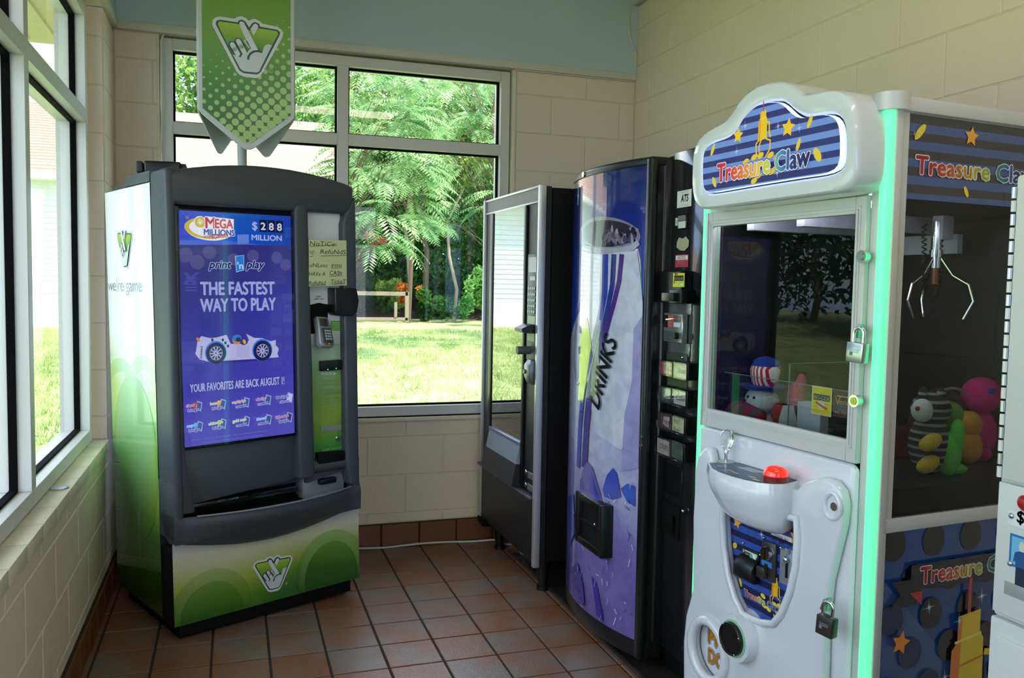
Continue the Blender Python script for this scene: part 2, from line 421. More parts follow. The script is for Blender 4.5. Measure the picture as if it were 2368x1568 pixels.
MB().box(Xl-.10, Xl, LY0, LY1, WZ1-.001, WZ1+.03).build('lintel', BEIGE2, wl)
# far (front) wall behind the camera with its shop window
mb = MB(); mb.box(Xl-WO, -.85, YF-WO, YF, 0, CEIL).box(1.35, Xr+WO, YF-WO, YF, 0, CEIL).box(-.85, 1.35, YF-WO, YF, 0, .45).box(-.85, 1.35, YF-WO, YF, 2.45, CEIL)
wf = struct('wall_front', mb, BEIGE, False)
ce = struct('ceiling', MB().box(Xl-WO, Xr+WO, YF-WO, Yb+WO, CEIL, CEIL+.12), CEILM, False)
for i_, (x_, y_) in enumerate(((.30, -2.9), (.30, -5.0))):
    cl_ = thing('ceiling_light', ['long fluorescent ceiling light nearer the vending machines', 'long fluorescent ceiling light nearer the shop window'][i_], 'light', (x_, y_, CEIL-.09), group='ceiling lights')
    MB().box(-.62, .62, -.10, .10, .03, .09, .004).build('housing', TRIMW, cl_)
    MB().box(-.60, .60, -.085, .085, .0, .03, .01).build('diffuser', mat('lit diffuser', 'ffffff', .4, emit='fff0e0', es=9.0), cl_)
# blue upper wall band on its white trim
struct('trim_1', MB().box(Xl, Xr, Yb-.022, Yb+.01, 2.537, 2.575, .004), TRIMW)
struct('trim_2', MB().box(Xl-.01, Xl+.022, YF, Yb-.022, 2.537, 2.575, .004), TRIMW)
struct('wall_upper_back', MB().box(Xl, Xr, Yb-.014, Yb+.01, 2.573, CEIL), BLUE, False)
struct('wall_upper_left', MB().box(Xl-.01, Xl+.014, YF, Yb-.014, 2.573, CEIL), BLUE, False)
struct('trim_3', MB().box(Xr-.035, Xr+.004, YF, Yb-.014, 2.945, 2.985, .004), TRIMW)
# base of single tiles
BRN = mat('brown base tile', '6f4327', .4, bump=.1, bscale=80, vary=.12, vscale=9)
BRJ = mat('base tile joint', '2b1b13', .9)
def base(name, place, s0, s1, anchor):
    bs = struct(name, MB().box(0, 0.001, 0, .001, 0, .001) if False else None, BRJ) if False else None
    return bs
def basewall(name, slab, place, s0, s1, anchor):
    b = struct(name, slab, BRJ, False); x = anchor+math.floor((s0-anchor)/T)*T
    while x < s1:
        c, d = max(s0, x), min(s1, x+T)
        if d-c > .02:
            o = bpy.data.objects.new('tile', chamfer_mesh('tile', d-c-.007, .118, .006, .003, BRN)); COL.objects.link(o)
            o.matrix_world = place(c+.0035, .003); o.parent = b
        x += T
basewall('baseboard_back', MB().box(Xl, Xr, Yb-.008, Yb+.004, 0, .124), lambda s, z: frame_m((s, Yb-.008, z), (1, 0, 0), (0, 0, 1), (0, -1, 0)), Xl, Xr, 0)
basewall('baseboard_left', MB().box(Xl-.004, Xl+.008, -4.3, Yb-.014, 0, .124), lambda s, z: frame_m((Xl+.008, s, z), (0, 1, 0), (0, 0, 1), (1, 0, 0)), -4.3, Yb-.014, 0)
basewall('baseboard_right', MB().box(Xr-.008, Xr+.004, -4.3, Yb-.014, 0, .124), lambda s, z: frame_m((Xr-.008, -s, z), (0, -1, 0), (0, 0, 1), (-1, 0, 0)), -Yb+.014, 4.3, 0)
# ------------------------------------------------------------------ windows
def window(name, A, s0, s1, z0, z1, muls, tz, fw=.045):
    """A(s, d, z): s along the wall, d outwards from the frame face"""
    root = bpy.data.objects.new(name, None); COL.objects.link(root); root['kind'] = 'structure'
    def bar(nm, a, b, c, d, d0, d1, m, bev=.0015):
        p, q = A(a, d0, c), A(b, d1, d)
        return MB().box(p[0], q[0], p[1], q[1], p[2], q[2], bev, 1).build(nm, m, root)
    for nm, a, b, c, d in [('jamb', s0, s0+fw, z0, z1), ('jamb', s1-fw, s1, z0, z1), ('rail', s0+fw, s1-fw, z0, z0+fw), ('rail', s0+fw, s1-fw, z1-fw, z1)] + \
            [('mullion', x-.027, x+.027, z0+fw, z1-fw) for x in muls]:
        bar(nm, a, b, c, d, 0, .04, ALU); bar('outer_'+nm, a, b, c, d, .058, .115, ALU)
    xs = [s0+fw]+[v for x in muls for v in (x-.027, x+.027)]+[s1-fw]
    bays = [(xs[i], xs[i+1]) for i in range(0, len(xs), 2)]
    for a, b in bays:
        bar('transom', a, b, tz, tz+.055, 0, .04, ALU); bar('outer_transom', a, b, tz, tz+.055, .058, .115, ALU)
        for c, d in ((z0+fw, tz), (tz+.055, z1-fw)):
            e = .009
            mb = MB()
            for q in ((a-.01, a+e, c-.01, d+.01), (b-e, b+.01, c-.01, d+.01), (a+e, b-e, c-.01, c+e), (a+e, b-e, d-e, d+.01)):
                p_, q_ = A(q[0], .038, q[2]), A(q[1], .06, q[3]); mb.box(p_[0], q_[0], p_[1], q_[1], p_[2], q_[2])
            mb.build('gasket', GASK, root)
            p_, q_ = A(a, .0500, c), A(b, .0501, d)
            p_ = A(a+.002, .050, c+.002); q_ = A(b-.002, .050, d-.002)
            if abs(p_[0]-q_[0]) < 1e-6: V = [(p_[0], p_[1], p_[2]), (p_[0], q_[1], p_[2]), (p_[0], q_[1], q_[2]), (p_[0], p_[1], q_[2])]
            else: V = [(p_[0], p_[1], p_[2]), (q_[0], p_[1], p_[2]), (q_[0], p_[1], q_[2]), (p_[0], p_[1], q_[2])]
            me = bpy.data.meshes.new('pane'); me.from_pydata(V, [], [(0, 1, 2, 3)]); me.materials.append(PANE)
            o = bpy.data.objects.new('pane', me); COL.objects.link(o); o.parent = root
    return root
window('window_1', lambda s, d, z: (Xl-.058-d, s, z), LY0, LY1-.035, .69, 2.52, [-3.15, -2.03, -.905], 2.035, .05)
window('window_2', lambda s, d, z: (s, Yb+.02+d, z), BX0+.012, BX1-.014, .69, 2.525, [0], 2.083, .05)
window('window_3', lambda s, d, z: (s, YF-.05-d, z), -.85, 1.35, .45, 2.45, [.25], 1.9, .05)
# ------------------------------------------------------------------ outdoors
rs = np.random.RandomState(4)
def ground_z(x, y): return -.16+.56*min(1, max(0, (y-1.0)/14))**1.0 if y > 1 else -.16
GRASS = bpy.data.materials.new('lawn'); GRASS.use_nodes = True
def grassmat(m, c0, c1, sc_=3):
    nt = m.node_tree; b = nt.nodes['Principled BSDF']; g = nt.nodes.new('ShaderNodeNewGeometry')
    n = nt.nodes.new('ShaderNodeTexNoise'); n.inputs['Scale'].default_value = sc_; n.inputs['Detail'].default_value = 12; n.inputs['Roughness'].default_value = .75
    r = nt.nodes.new('ShaderNodeValToRGB'); e = r.color_ramp.elements; e[0].position = .36; e[0].color = (*lin(c0), 1); e[1].position = .66; e[1].color = (*lin(c1), 1)
    nt.links.new(g.outputs['Position'], n.inputs['Vector']); nt.links.new(n.outputs['Fac'], r.inputs[0]); nt.links.new(r.outputs[0], b.inputs['Base Color'])
    b.inputs['Roughness'].default_value = .8; b.inputs['Specular IOR Level'].default_value = .2
    bp = nt.nodes.new('ShaderNodeBump'); bp.inputs['Strength'].default_value = .7; bp.inputs['Distance'].default_value = .04
    n2 = nt.nodes.new('ShaderNodeTexNoise'); n2.inputs['Scale'].default_value = 45; n2.inputs['Detail'].default_value = 6
    nt.links.new(g.outputs['Position'], n2.inputs['Vector']); nt.links.new(n2.outputs['Fac'], bp.inputs['Height']); nt.links.new(bp.outputs[0], b.inputs['Normal'])
grassmat(GRASS, '74904e', 'c0c78c')
mb = MB()
def gfn(u, v):
    x = -30+70*u; y = -16+66*v; return Vector((x, y, ground_z(x, y)))
mb.grid(gfn, 10, 60); lawn = struct('ground', mb, GRASS)
# grass blades that can be seen as a fringe near the windows
N = 70000; X = np.where(rs.rand(N) < .45, rs.uniform(-5.5, -1.7, N), rs.uniform(-1.6, 6.5, N)); Y = np.where(X < -1.65, rs.uniform(0, 14.5, N), rs.uniform(1.7, 14.5, N))
Z = np.array([ground_z(a, b) for a, b in zip(X, Y)]); A_ = rs.uniform(0, 2*PI, N); Hh = rs.uniform(.03, .10, N); Wd = rs.uniform(.004, .009, N)
lean = rs.uniform(-.06, .06, (N, 2)); V = np.zeros((N, 3, 3))
V[:, 0] = np.stack([X-np.cos(A_)*Wd, Y-np.sin(A_)*Wd, Z], 1); V[:, 1] = np.stack([X+np.cos(A_)*Wd, Y+np.sin(A_)*Wd, Z], 1); V[:, 2] = np.stack([X+lean[:, 0], Y+lean[:, 1], Z+Hh], 1)
def npmesh(name, V, k, m, parent=None, kind=None):
    n = len(V); me = bpy.data.meshes.new(name); me.vertices.add(n*k); me.vertices.foreach_set('co', V.reshape(-1).astype(np.float32))
    me.loops.add(n*k); me.loops.foreach_set('vertex_index', np.arange(n*k, dtype=np.int32)); me.polygons.add(n)
    me.polygons.foreach_set('loop_start', np.arange(0, n*k, k, dtype=np.int32)); me.update(calc_edges=True); me.materials.append(m)
    o = bpy.data.objects.new(name, me); COL.objects.link(o); o.parent = parent
    if kind: o['kind'] = kind
    return o
def leafmat(name, c0, c1, tr=.45):
    m = bpy.data.materials.new(name); m.use_nodes = True; nt = m.node_tree; nt.nodes.clear(); o = nt.nodes.new('ShaderNodeOutputMaterial')
    d = nt.nodes.new('ShaderNodeBsdfDiffuse'); t = nt.nodes.new('ShaderNodeBsdfTranslucent'); mx = nt.nodes.new('ShaderNodeMixShader'); mx.inputs[0].default_value = tr
    g = nt.nodes.new('ShaderNodeNewGeometry'); n = nt.nodes.new('ShaderNodeTexNoise'); n.inputs['Scale'].default_value = 2.2; n.inputs['Detail'].default_value = 8
    r = nt.nodes.new('ShaderNodeValToRGB'); e = r.color_ramp.elements; e[0].position = .36; e[0].color = (*lin(c0), 1); e[1].position = .64; e[1].color = (*lin(c1), 1)
    nt.links.new(g.outputs['Position'], n.inputs['Vector']); nt.links.new(n.outputs['Fac'], r.inputs[0]); nt.links.new(r.outputs[0], d.inputs[0]); nt.links.new(r.outputs[0], t.inputs[0])
    nt.links.new(d.outputs[0], mx.inputs[1]); nt.links.new(t.outputs[0], mx.inputs[2]); nt.links.new(mx.outputs[0], o.inputs[0]); return m
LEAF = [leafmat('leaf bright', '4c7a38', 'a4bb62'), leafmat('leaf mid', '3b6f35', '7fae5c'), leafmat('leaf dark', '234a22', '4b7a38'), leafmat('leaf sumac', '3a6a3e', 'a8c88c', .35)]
ORANGE = leafmat('leaf orange', '9a4a20', 'd9853e'); BARK = mat('bark', '5a4636', .9, bump=.8, bscale=25)
BARKP = mat('pale bark', '8b7a64', .9, bump=.6, bscale=25)
gb = npmesh('grass_blades', V, 3, leafmat('grass blade', '7d9a50', 'ccd494'), None, 'stuff'); tag(gb, 'short green grass growing over the lawn outside the windows', 'grass')
def leaves(cen, rad, n, size, seed, shell=.45):
    r = np.random.RandomState(seed); d = r.normal(size=(n, 3)); d /= np.linalg.norm(d, axis=1)[:, None]
    # clumps
    nc = max(6, n//220); cd_ = r.normal(size=(nc, 3)); cd_ /= np.linalg.norm(cd_, axis=1)[:, None]; cr = r.uniform(shell, 1, nc)[:, None]
    cc = cd_*cr; k = r.randint(0, nc, n); P_ = cc[k]+d*(r.rand(n, 1)**.5)*.34
    P_ = np.array(cen)+P_*np.array(rad)
    a = r.normal(size=(n, 3)); a /= np.linalg.norm(a, axis=1)[:, None]; b = np.cross(a, r.normal(size=(n, 3))); b /= np.linalg.norm(b, axis=1)[:, None]
    s = size*r.uniform(.6, 1.3, (n, 1)); V = np.stack([P_-a*s, P_-b*s*.42, P_+a*s, P_+b*s*.42], 1); return V
def tree(cen, rad, n, size, m, seed, label, trunk=True, name='leafy_tree', tr=.12):
    x, y = cen[0], cen[1]; z0 = ground_z(x, y)
    root = thing(name, label, 'tree' if trunk else 'bush', (x, y, z0), group='trees and bushes behind the building')
    inv = np.array([x, y, z0])
    npmesh('foliage', leaves(cen, rad, n, size, seed)-inv, 4, m, root, 'stuff')
    if trunk:
        r = random.Random(seed); h = cen[2]-z0
        mb = MB().tube([(r.uniform(-.1, .1)*i, r.uniform(-.1, .1)*i, h*i/5) for i in range(7)], lambda t: tr*(1-.7*t), 8)
        for k in range(6):
            a = r.uniform(0, 2*PI); q = r.uniform(.45, .95)*h; l = rad[0]*.8
            mb.tube([(0, 0, q), (math.cos(a)*l*.5, math.sin(a)*l*.5, q+l*.35), (math.cos(a)*l, math.sin(a)*l, q+l*.6)], lambda t: tr*.35*(1-.7*t), 6)
        mb.build('trunk', BARK if seed % 2 else BARKP, root)
    return root
TR = [((-1.4, 27, 5.5), (3.4, 3, 4.5), 15000, .14, 0, 'broad bright green tree rising over the white house roof'),
      ((1.2, 27.0, 6.2), (3.6, 3, 4.6), 17000, .13, 1, 'tall green tree beyond the right end of the house roof'),
      ((4.6, 24, 5.2), (3.4, 3, 4.6), 18000, .12, 0, 'yellow green tree in the middle of the back window view'),
      ((8.4, 23, 4.6), (3.4, 3, 4.4), 16000, .12, 1, 'mid green tree at the right of the back window view'),
      ((12.5, 22, 5), (4, 3, 5), 12000, .14, 2, 'dark tree behind the vending machines at the far right'),
      ((3.0, 21, 2.6), (2.3, 1.6, 2.4), 15000, .10, 2, 'dark shaded undergrowth tree left of the bare trunks'),  # dark leaf colour carries the shade of the undergrowth
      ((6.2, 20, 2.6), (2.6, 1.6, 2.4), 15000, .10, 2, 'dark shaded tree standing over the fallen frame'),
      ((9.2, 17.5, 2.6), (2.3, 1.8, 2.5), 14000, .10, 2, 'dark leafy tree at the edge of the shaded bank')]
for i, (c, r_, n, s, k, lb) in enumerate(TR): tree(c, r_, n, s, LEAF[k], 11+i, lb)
BU = [((3.3, 18.6, 1.0), (.6, .5, .5), 1500, .06, 0, 'small bright bush at the left end of the shaded bank'),  # dark leaf material paints shade onto some of these bushes
      ((4.6, 17.6, .9), (.6, .6, .6), 1800, .06, 2, 'low bush with leaves darkened for shade under the thin trunks'),
      ((5.3, 15.8, 1.2), (.6, .5, .8), 2200, .06, 1, 'leafy sunlit bush right of the thin trunks'),
      ((6.6, 14.6, .8), (.9, .6, .8), 2600, .07, 2, 'dark green bush at the right lawn edge')]
for i, (c, r_, n, s, k, lb) in enumerate(BU): tree(c, r_, n, s, LEAF[k], 41+i, lb, False, 'bush')
tree((3.75, 17.6, 1.15), (.35, .3, .3), 700, .06, ORANGE, 60, 'bush with orange red leaves on the shaded bank', False, 'bush')
tree((2.9, 17.8, 2.45), (.4, .3, .25), 500, .06, leafmat('pink bloom', 'b06a5a', 'e0a090'), 61, 'bush with pinkish blooms above the wooden frame', False, 'bush')
# dark bank of earth under the trees
EARTH = mat('shaded earth and leaf litter', '4a3828', .95, bump=.8, bscale=6, vary=.5, vscale=5)
mb = MB(); mb.grid(lambda u, v: Vector((1.8+14*u, 20.5-7.5*u+10*v, .30+2.2*v*(1-.3*u)+.12*math.sin(19*u)*math.sin(9*v))), 24, 10)
tag(mb.build('earth_bank', EARTH), 'dark earth bank with leaf litter under the trees', 'bank')
# thin bare trunks in front of the bank
for i, (x, y, h, r_) in enumerate(((3.9, 18.4, 4.2, .06), (4.25, 18.2, 4.5, .09), (4.9, 17.5, 4.3, .05), (6.1, 16.5, 4.4, .06))):
    rr = random.Random(i); z = ground_z(x, y)
    root = thing('thin_tree', ['slender pale tree trunk left of its thicker neighbour', 'thickest of the bare trunks under the trees', 'slender leaning trunk with a fork', 'thin trunk near the right end of the bank'][i], 'tree', (x, y, z), group='bare trunks under the trees')
    MB().tube([(rr.uniform(-.08, .08)*k, 0, h*k/5) for k in range(6)], lambda t: r_*(1-.5*t), 7).build('trunk', BARKP if i % 2 == 0 else BARK, root)
    npmesh('foliage', leaves((0, 0, h), (1.3, .9, .8), 3500, .08, 70+i), 4, LEAF[(i+1) % 3], root, 'stuff')
# sumac: long compound fronds hanging near the glass
def frond(r, base, dirv, L, droop, pairs, ls):
    V = []; d = Vector(dirv).normalized(); side = d.cross(Vector((0, 0, 1))).normalized(); p = Vector(base); st = L/pairs
    for i in range(pairs):
        d = (d+Vector((0, 0, -droop/pairs))).normalized(); p = p+d*st; t = i/pairs; l = ls*(.55+.45*math.sin(PI*min(1, t*1.05+.08)))
        for s in (-1, 1):
            a = (side*s+d*.45+Vector((0, 0, -.35+r.uniform(-.12, .12)))).normalized(); w_ = d*(l*.13)
            q = p+a*l*.45; V.append([p, q-w_, p+a*l, q+w_])
    return V
TRL = [((-17.5, 19.5, 4.0), (3.2, 3, 4.0), 12000, .15, 2, 'added dark tree left of the white house'), ((-17, 9.5, 4.0), (4, 3.5, 4.2), 12000, .15, 2, 'added dark tree at the far left of the lawn'), ((-21, 3.5, 4.0), (3.5, 4, 4.2), 10000, .16, 1, 'added wide green tree far out to the left'), ((-19, 15, 5), (5, 3, 5), 10000, .16, 2, 'added tall dark tree behind the left end of the house')]  # unseen trees added to darken the reflection in the claw door glass
for i, (c, r_, n, s, k, lb) in enumerate(TRL): tree(c, r_, n, s, LEAF[k], 81+i, lb)
def sumac(x, y, z0, n, seed, label, spread, zr, trunk, off=0):
    r = random.Random(seed); root = thing('sumac_tree', label, 'tree', (x, y, z0), group='sumac trees outside the back window'); V = []; B = Vector((x, y, z0))
    mb = MB(); mb.tube([(0, 0, 0), (.1, 0, zr[1]*.4), (-.1, .1, zr[1]*.75), (.1, 0, zr[1])], lambda t: trunk*(1-.6*t), 8)
    for k in range(n//6):
        a = r.uniform(0, 2*PI); z = r.uniform(*zr); c = Vector((off+math.cos(a)*spread*r.uniform(.3, 1), math.sin(a)*spread*.7*r.uniform(.3, 1), z))
        mb.tube([(0, 0, z*.7), c*.6+Vector((0, 0, z*.36)), c], lambda t: .007*(1-.6*t), 5)
        for q in range(6):
            a2 = a+r.uniform(-1.5, 1.5)
            V += frond(r, c, (math.cos(a2), math.sin(a2), r.uniform(-.1, .5)), r.uniform(.5, .85), r.uniform(.7, 1.5), 13, r.uniform(.13, .19))
    npmesh('foliage', np.array([[tuple(p) for p in f] for f in V]), 4, LEAF[3], root, 'stuff'); mb.build('trunk', BARK, root)
sumac(1.08, 9.3, .15, 300, 5, 'nearest sumac with drooping fronds left in the pane', .95, (1.75, 4.4), .03, .45)
sumac(4.1, 11.2, .22, 520, 6, 'large sumac whose fronds hang over the lawn at right', 2.4, (2.3, 5.6), .08)
sumac(3.7, 17.4, .4, 340, 7, 'sumac with high fronds above the transom', 1.9, (3.4, 6.4), .06)
# wooden frame lying on the lawn
WOODG = mat('weathered wood', '7a6d5e', .8, bump=.3, bscale=30)  # wood colour darkened for the shade the frame stands in
root = thing('wooden_frame', 'weathered open wooden frame standing at the lawn edge', 'frame', (2.55, 17.2, .42))
for a in ((-1.2, 1.1, 0, .06, .66, .76), (-1.2, 1.1, 0, .06, 0.04, .12)): MB().box(*a, .006, 1).build('rail', WOODG, root)
for a in ((1.02, 1.12, 0, .06, 0, .76), (.75, .82, -.02, .04, .12, .5), (-1.2, -1.1, 0, .06, 0, .76)): MB().box(*a, .006, 1).build('post', WOODG, root)
# neighbouring house
SID = mat('white lap siding', 'e9ebea', .55); FND = mat('white painted foundation', 'eceae6', .7, bump=.2, bscale=20)
SHG = mat('brown shingles', 'a88f7a', .9, bump=.5, bscale=30, vary=.12, vscale=3); TANB = mat('tan corner board', 'c8a878', .7)
hx0, hx1, hy0, hy1 = -12.5, 1.5, 15.3, 22.7; he, hr, hb = 3.62, 5.5, .97
hs = thing('house', 'white sided one storey house with a pale brown shingle roof', 'house', (0, 0, 0))
MB().box(hx0, hx1, hy0, hy1, .1, he).build('wall', SID, hs)
MB().box(hx0-.02, hx1+.02, hy0-.03, hy1+.03, .1, hb).build('foundation', FND, hs)
nb = int((he-hb)/.115)
bme = {}
for k in range(nb):
    z = hb+k*.115
    me = bpy.data.meshes.new('siding_board'); me.from_pydata([(hx0, hy0-.006, z+.115), (hx1, hy0-.006, z+.115), (hx1, hy0-.03, z), (hx0, hy0-.03, z), (hx1, hy0, z), (hx0, hy0, z), (hx1, hy0, z+.115)], [], [(3, 2, 1, 0), (2, 3, 5, 4)])
    me.materials.append(SID); o = bpy.data.objects.new('siding_board', me); COL.objects.link(o); o.parent = hs
MB().box(hx1-.12, hx1+.03, hy0-.035, hy0+.1, hb, he).build('corner_board', SID, hs)
MB().prism([(hy0-.02, he), (hy1+.02, he), ((hy0+hy1)/2, hr-.12)], hx0+.05, hx1-.02, axis='x').build('gable', SID, hs)
ym = (hy0+hy1)/2; ov = .4; sl = (hr-he)/(ym-hy0)
for s, nm in ((-1, 'roof_slope'), (1, 'roof_slope')):
    ye = ym+s*(ym-hy0+ov); zz = he-ov*sl
    MB().prism([(ym, hr), (ye, zz), (ye, zz-.12), (ym, hr-.12)], hx0-.3, hx1+.3, axis='x').build(nm, SHG, hs, smooth=False)
for k in range(26):
    t0, t1 = k/26, (k+1)/26; yA = hy0-ov+(ym-hy0+ov)*t0; zA = he-ov*sl+(ym-hy0+ov)*t0*sl; yB = hy0-ov+(ym-hy0+ov)*t1; zB = he-ov*sl+(ym-hy0+ov)*t1*sl
    me = bpy.data.meshes.new('shingle_course'); me.from_pydata([(hx0-.3, yA, zA+.03), (hx1+.3, yA, zA+.03), (hx1+.3, yB, zB+.005), (hx0-.3, yB, zB+.005), (hx0-.3, yA, zA), (hx1+.3, yA, zA)], [], [(0, 1, 2, 3), (4, 5, 1, 0)])
    me.materials.append(SHG); o = bpy.data.objects.new('shingle_course', me); COL.objects.link(o); o.parent = hs
GUT = mat('white gutter', 'e4e4e0', .5)
MB().box(hx0-.3, hx1+.3, hy0-ov-.1, hy0-ov+.01, he-ov*sl-.13, he-ov*sl+.0, .02).build('gutter', GUT, hs)
MB().box(hx0, hx1, hy0-ov, hy0, he-ov*sl-.12, he-ov*sl-.09).build('soffit', GUT, hs)
# eaves of this building over the left window, with a lamp
mb = MB().box(Xl-.80, Xl-WL, YF-.5, 1.6, 2.68, 2.9).box(Xl-WO, Xr+.9, Yb+WO, 1.6, 2.82, 2.95); SOF = mat('beige soffit', 'cfc4a0', .6)
eave = struct('trim_4', mb, SOF, False)
for k in range(4): MB().box(Xl-.26-.14*k, Xl-.24-.14*k, -5, 1.5, 2.667, 2.682).build('batten', SOF, eave)
RF = struct('roof', MB().box(Xl-1.0, Xr+.9, YF-.5, 1.6, CEIL+.1, CEIL+.4), mat('roof membrane', '55524e', .9), False)
lp = thing('eaves_lamp', 'round lamp with a clear dome under the outdoor soffit', 'lamp', (-1.60, .20, 2.68))
MB().cyl((0, 0, -.05), (0, 0, 0), .11, .11, 24).cyl((0, 0, -.09), (0, 0, -.05), .07, .10, 24).build('housing', mat('cream lamp housing', 'cfc8b4', .5), lp)
MB().ball((0, 0, -.09), (.075, .075, .085), 20).build('dome', mat('grey lens', '7d8a92', .1), lp)
#pil = struct('wall_pier', MB().box(Xl-WO-.12, Xl-WO+.01, LY1-.02, Yb+WO, -.2, 2.66), BEIGE2, False)
# parking lot seen from the shop window behind
struct('ground_parking', MB().box(-8, 12, -30, YF-WO, -.14, -.10), mat('asphalt', '6d6c6a', .9, vary=.15, vscale=2), False)
# ------------------------------------------------------------------ shared machine materials
CHAR = mat('charcoal plastic', '3f454c', .42, bump=.06, bscale=400)
CHARD = mat('dark charcoal plastic', '24282d', .5)
BLK = mat('black plastic', '0b0b0d', .35); BLKM = mat('matt black', '060607', .7, spec=.2); STEEL = mat('brushed steel', 'a9acb0', .3, metal=.9)
CHROME = mat('chrome', 'd8dade', .12, metal=1); SILV = mat('silver plastic', '8d9298', .35, metal=.3); WPL = mat('white plastic', 'dfe2e4', .4)
INK = printmat('printed film', .3); INKG = printmat('glossy printed film', .18, coat=.6); INKP = printmat('ink on paper', .8); SCREEN = printmat('lit screen', .12, emit=.78)
SCRGL = glassmat('screen cover glass', (1, 1, 1), 1.5, 1.0, refl=1.0)
def logo(P, x, y, wd, dark='1f4a38', sc_=1.0, reg=False):
    """crossed fingers badge, drawn in a box wd wide whose centre is (x, y)"""
    k = wd/665
    def q(pts): return [(x+(a-540)*k, y+(450-(b-.075*(a-540)))*k) for a, b in pts]
    sil = lambda a, b: mix('9fa3a8', 'e6e8ec', .5+.5*math.sin((b-y)/wd*7+1.2))
    P.poly(q([(208, 250), (212, 205), (238, 178), (280, 166), (412, 180), (440, 160), (475, 152), (515, 164), (548, 192), (572, 176), (604, 170), (645, 186), (678, 213), (820, 234), (860, 262), (874, 305), (860, 345), (672, 690), (650, 722), (610, 740), (500, 730), (455, 710), (428, 678)])[::-1], 'd4d6da')
    P.poly(q([(240, 240), (248, 208), (280, 196), (440, 212), (455, 192), (480, 183), (512, 198), (550, 256), (575, 215), (605, 198), (640, 214), (655, 242), (815, 262), (843, 285), (838, 315), (658, 680), (620, 706), (495, 696), (455, 672)])[::-1], dark)
    g = lambda a, b: ramp([(-.28, '1d5a3c'), (-.05, '2f7d34'), (.12, '6aa832'), (.32, 'a8c03c'), (.45, '4f8c3a')], (b-y)/wd)
    P.poly(q([(258, 240), (270, 212), (445, 228), (560, 470), (545, 560), (400, 540), (300, 330)])[::-1], g)
    P.poly(q([(445, 228), (552, 285), (640, 258), (815, 278), (825, 305), (740, 470), (640, 500), (560, 470)])[::-1], g)
    for a, b, c, d, w_ in ((392, 428, 440, 512, 76), (448, 392, 500, 490, 74)): P.line(q([(a, b+4), (a+.3*(c-a), b+.3*(d-b)), (c+4, d+10)]), w_*k, dark); P.ell(*q([(c+4, d+10)])[0], w_*k/2, c=dark); P.ell(*q([(a, b+4)])[0], w_*k/2, c=dark)
    P.poly(q([(395, 520), (470, 545), (492, 500), (528, 498), (556, 462), (632, 470), (672, 492), (686, 440), (702, 416), (730, 408), (765, 416), (640, 676), (612, 686), (498, 678), (468, 660)])[::-1], 'c9ccd1')
    for a, b, c, d, w_ in ((392, 428, 440, 512, 46), (448, 392, 500, 490, 46), (504, 384, 545, 448, 14)): P.line(q([(a, b), (a+.5*(c-a), b+.5*(d-b)), (c, d)]), w_*k, 'd6d8dc'); P.ell(*q([(c, d)])[0], w_*k/2, c='d6d8dc'); P.ell(*q([(a, b)])[0], w_*k/2, c='d6d8dc')
    P.poly(q([(456, 232), (462, 208), (480, 201), (500, 212), (632, 468), (590, 478), (556, 462)])[::-1], 'd6d8dc')
    P.poly(q([(560, 272), (590, 226), (612, 216), (634, 236), (630, 262), (590, 334)])[::-1], 'd6d8dc')
    P.line(q([(600, 300), (560, 262)]), 12*k, dark) if False else None
    P.line(q([(537, 568), (541, 535), (560, 505), (592, 485), (630, 478), (668, 490)]), 17*k, dark)
    P.line(q([(526, 388), (562, 460)]), 8*k, dark)
    if reg: P.ell(*q([(752, 668)])[0], 22*k, c='a9c27a'); P.ell(*q([(752, 668)])[0], 17*k, c='3f7a35'); P.text('R', *q([(752, 680)])[0], 22*k, 'a9c27a', align='c')
# ------------------------------------------------------------------ lottery machine
LT = Frame(Vector((-.7934, -.2846, 0)), .4171, -.0181, .0064)
L = thing('lottery_machine', 'tall charcoal lottery terminal with a blue lit screen and green panels', 'vending machine', mat_=LT.M)
MB().box(0, .82, 0, .541, .06, 1.755, .006).build('cabinet', CHARD, L)
MB().box(.0, .80, .012, .28, 1.755, 1.797, .004).box(.02, .78, .28, .50, 1.755, 1.775, .004).build('top_cover', CHAR, L)
MB().box(.03, .79, -.085, .50, 0, .06, .004).build('plinth', BLKM, L)
MB().box(.0015, .0, -.108, .0, .06, .36).box(.002, .818, -.104, 0, .06, .36).build('lower_cabinet', BLKM, L)
# side panel print
P = Print(clip=[(0, .07), (.535, .07), (.535, 1.75), (0, 1.75)])
def sidec(v, z):
    t = z+.10*math.sin(v*6)
    c = ramp([(.1, '16401c'), (.38, '2f6a1e'), (.62, '5c9c30'), (.82, '86c070'), (.98, 'bfe0b4'), (1.14, 'e9f2ea'), (1.25, 'eff2f8')], t)
    y_ = max(0, 1-abs(v-.06)/.16)*max(0, 1-abs(z-.60)/.22)
    y2 = max(0, 1-abs(v-.50)/.12)*max(0, 1-abs(z-.93)/.22)
    return tuple(c[i]+((.55, .62, .08)[i]-c[i])*.75*max(y_, y2) for i in range(3))
P.grad(0, .07, .535, 1.75, sidec, 12, 60)
for a, b, r_, c, ci in ((.36, .86, .24, .07, 'a6d69a'), (.12, .78, .30, .10, '7cbc72')):
    for k in range(2): pass
def ringc(P, x, y, r0, r1, fn, n=40):
    P.L += 1
    for k in range(n):
        a, b = 2*PI*k/n, 2*PI*(k+1)/n
        P._p([(x+r0*math.cos(a), y+r0*math.sin(a)), (x+r1*math.cos(a), y+r1*math.sin(a)), (x+r1*math.cos(b), y+r1*math.sin(b)), (x+r0*math.cos(b), y+r0*math.sin(b))], fn)
tintg = lambda f: (lambda v, z: tuple(a*b for a, b in zip(sidec(v, z), f)))
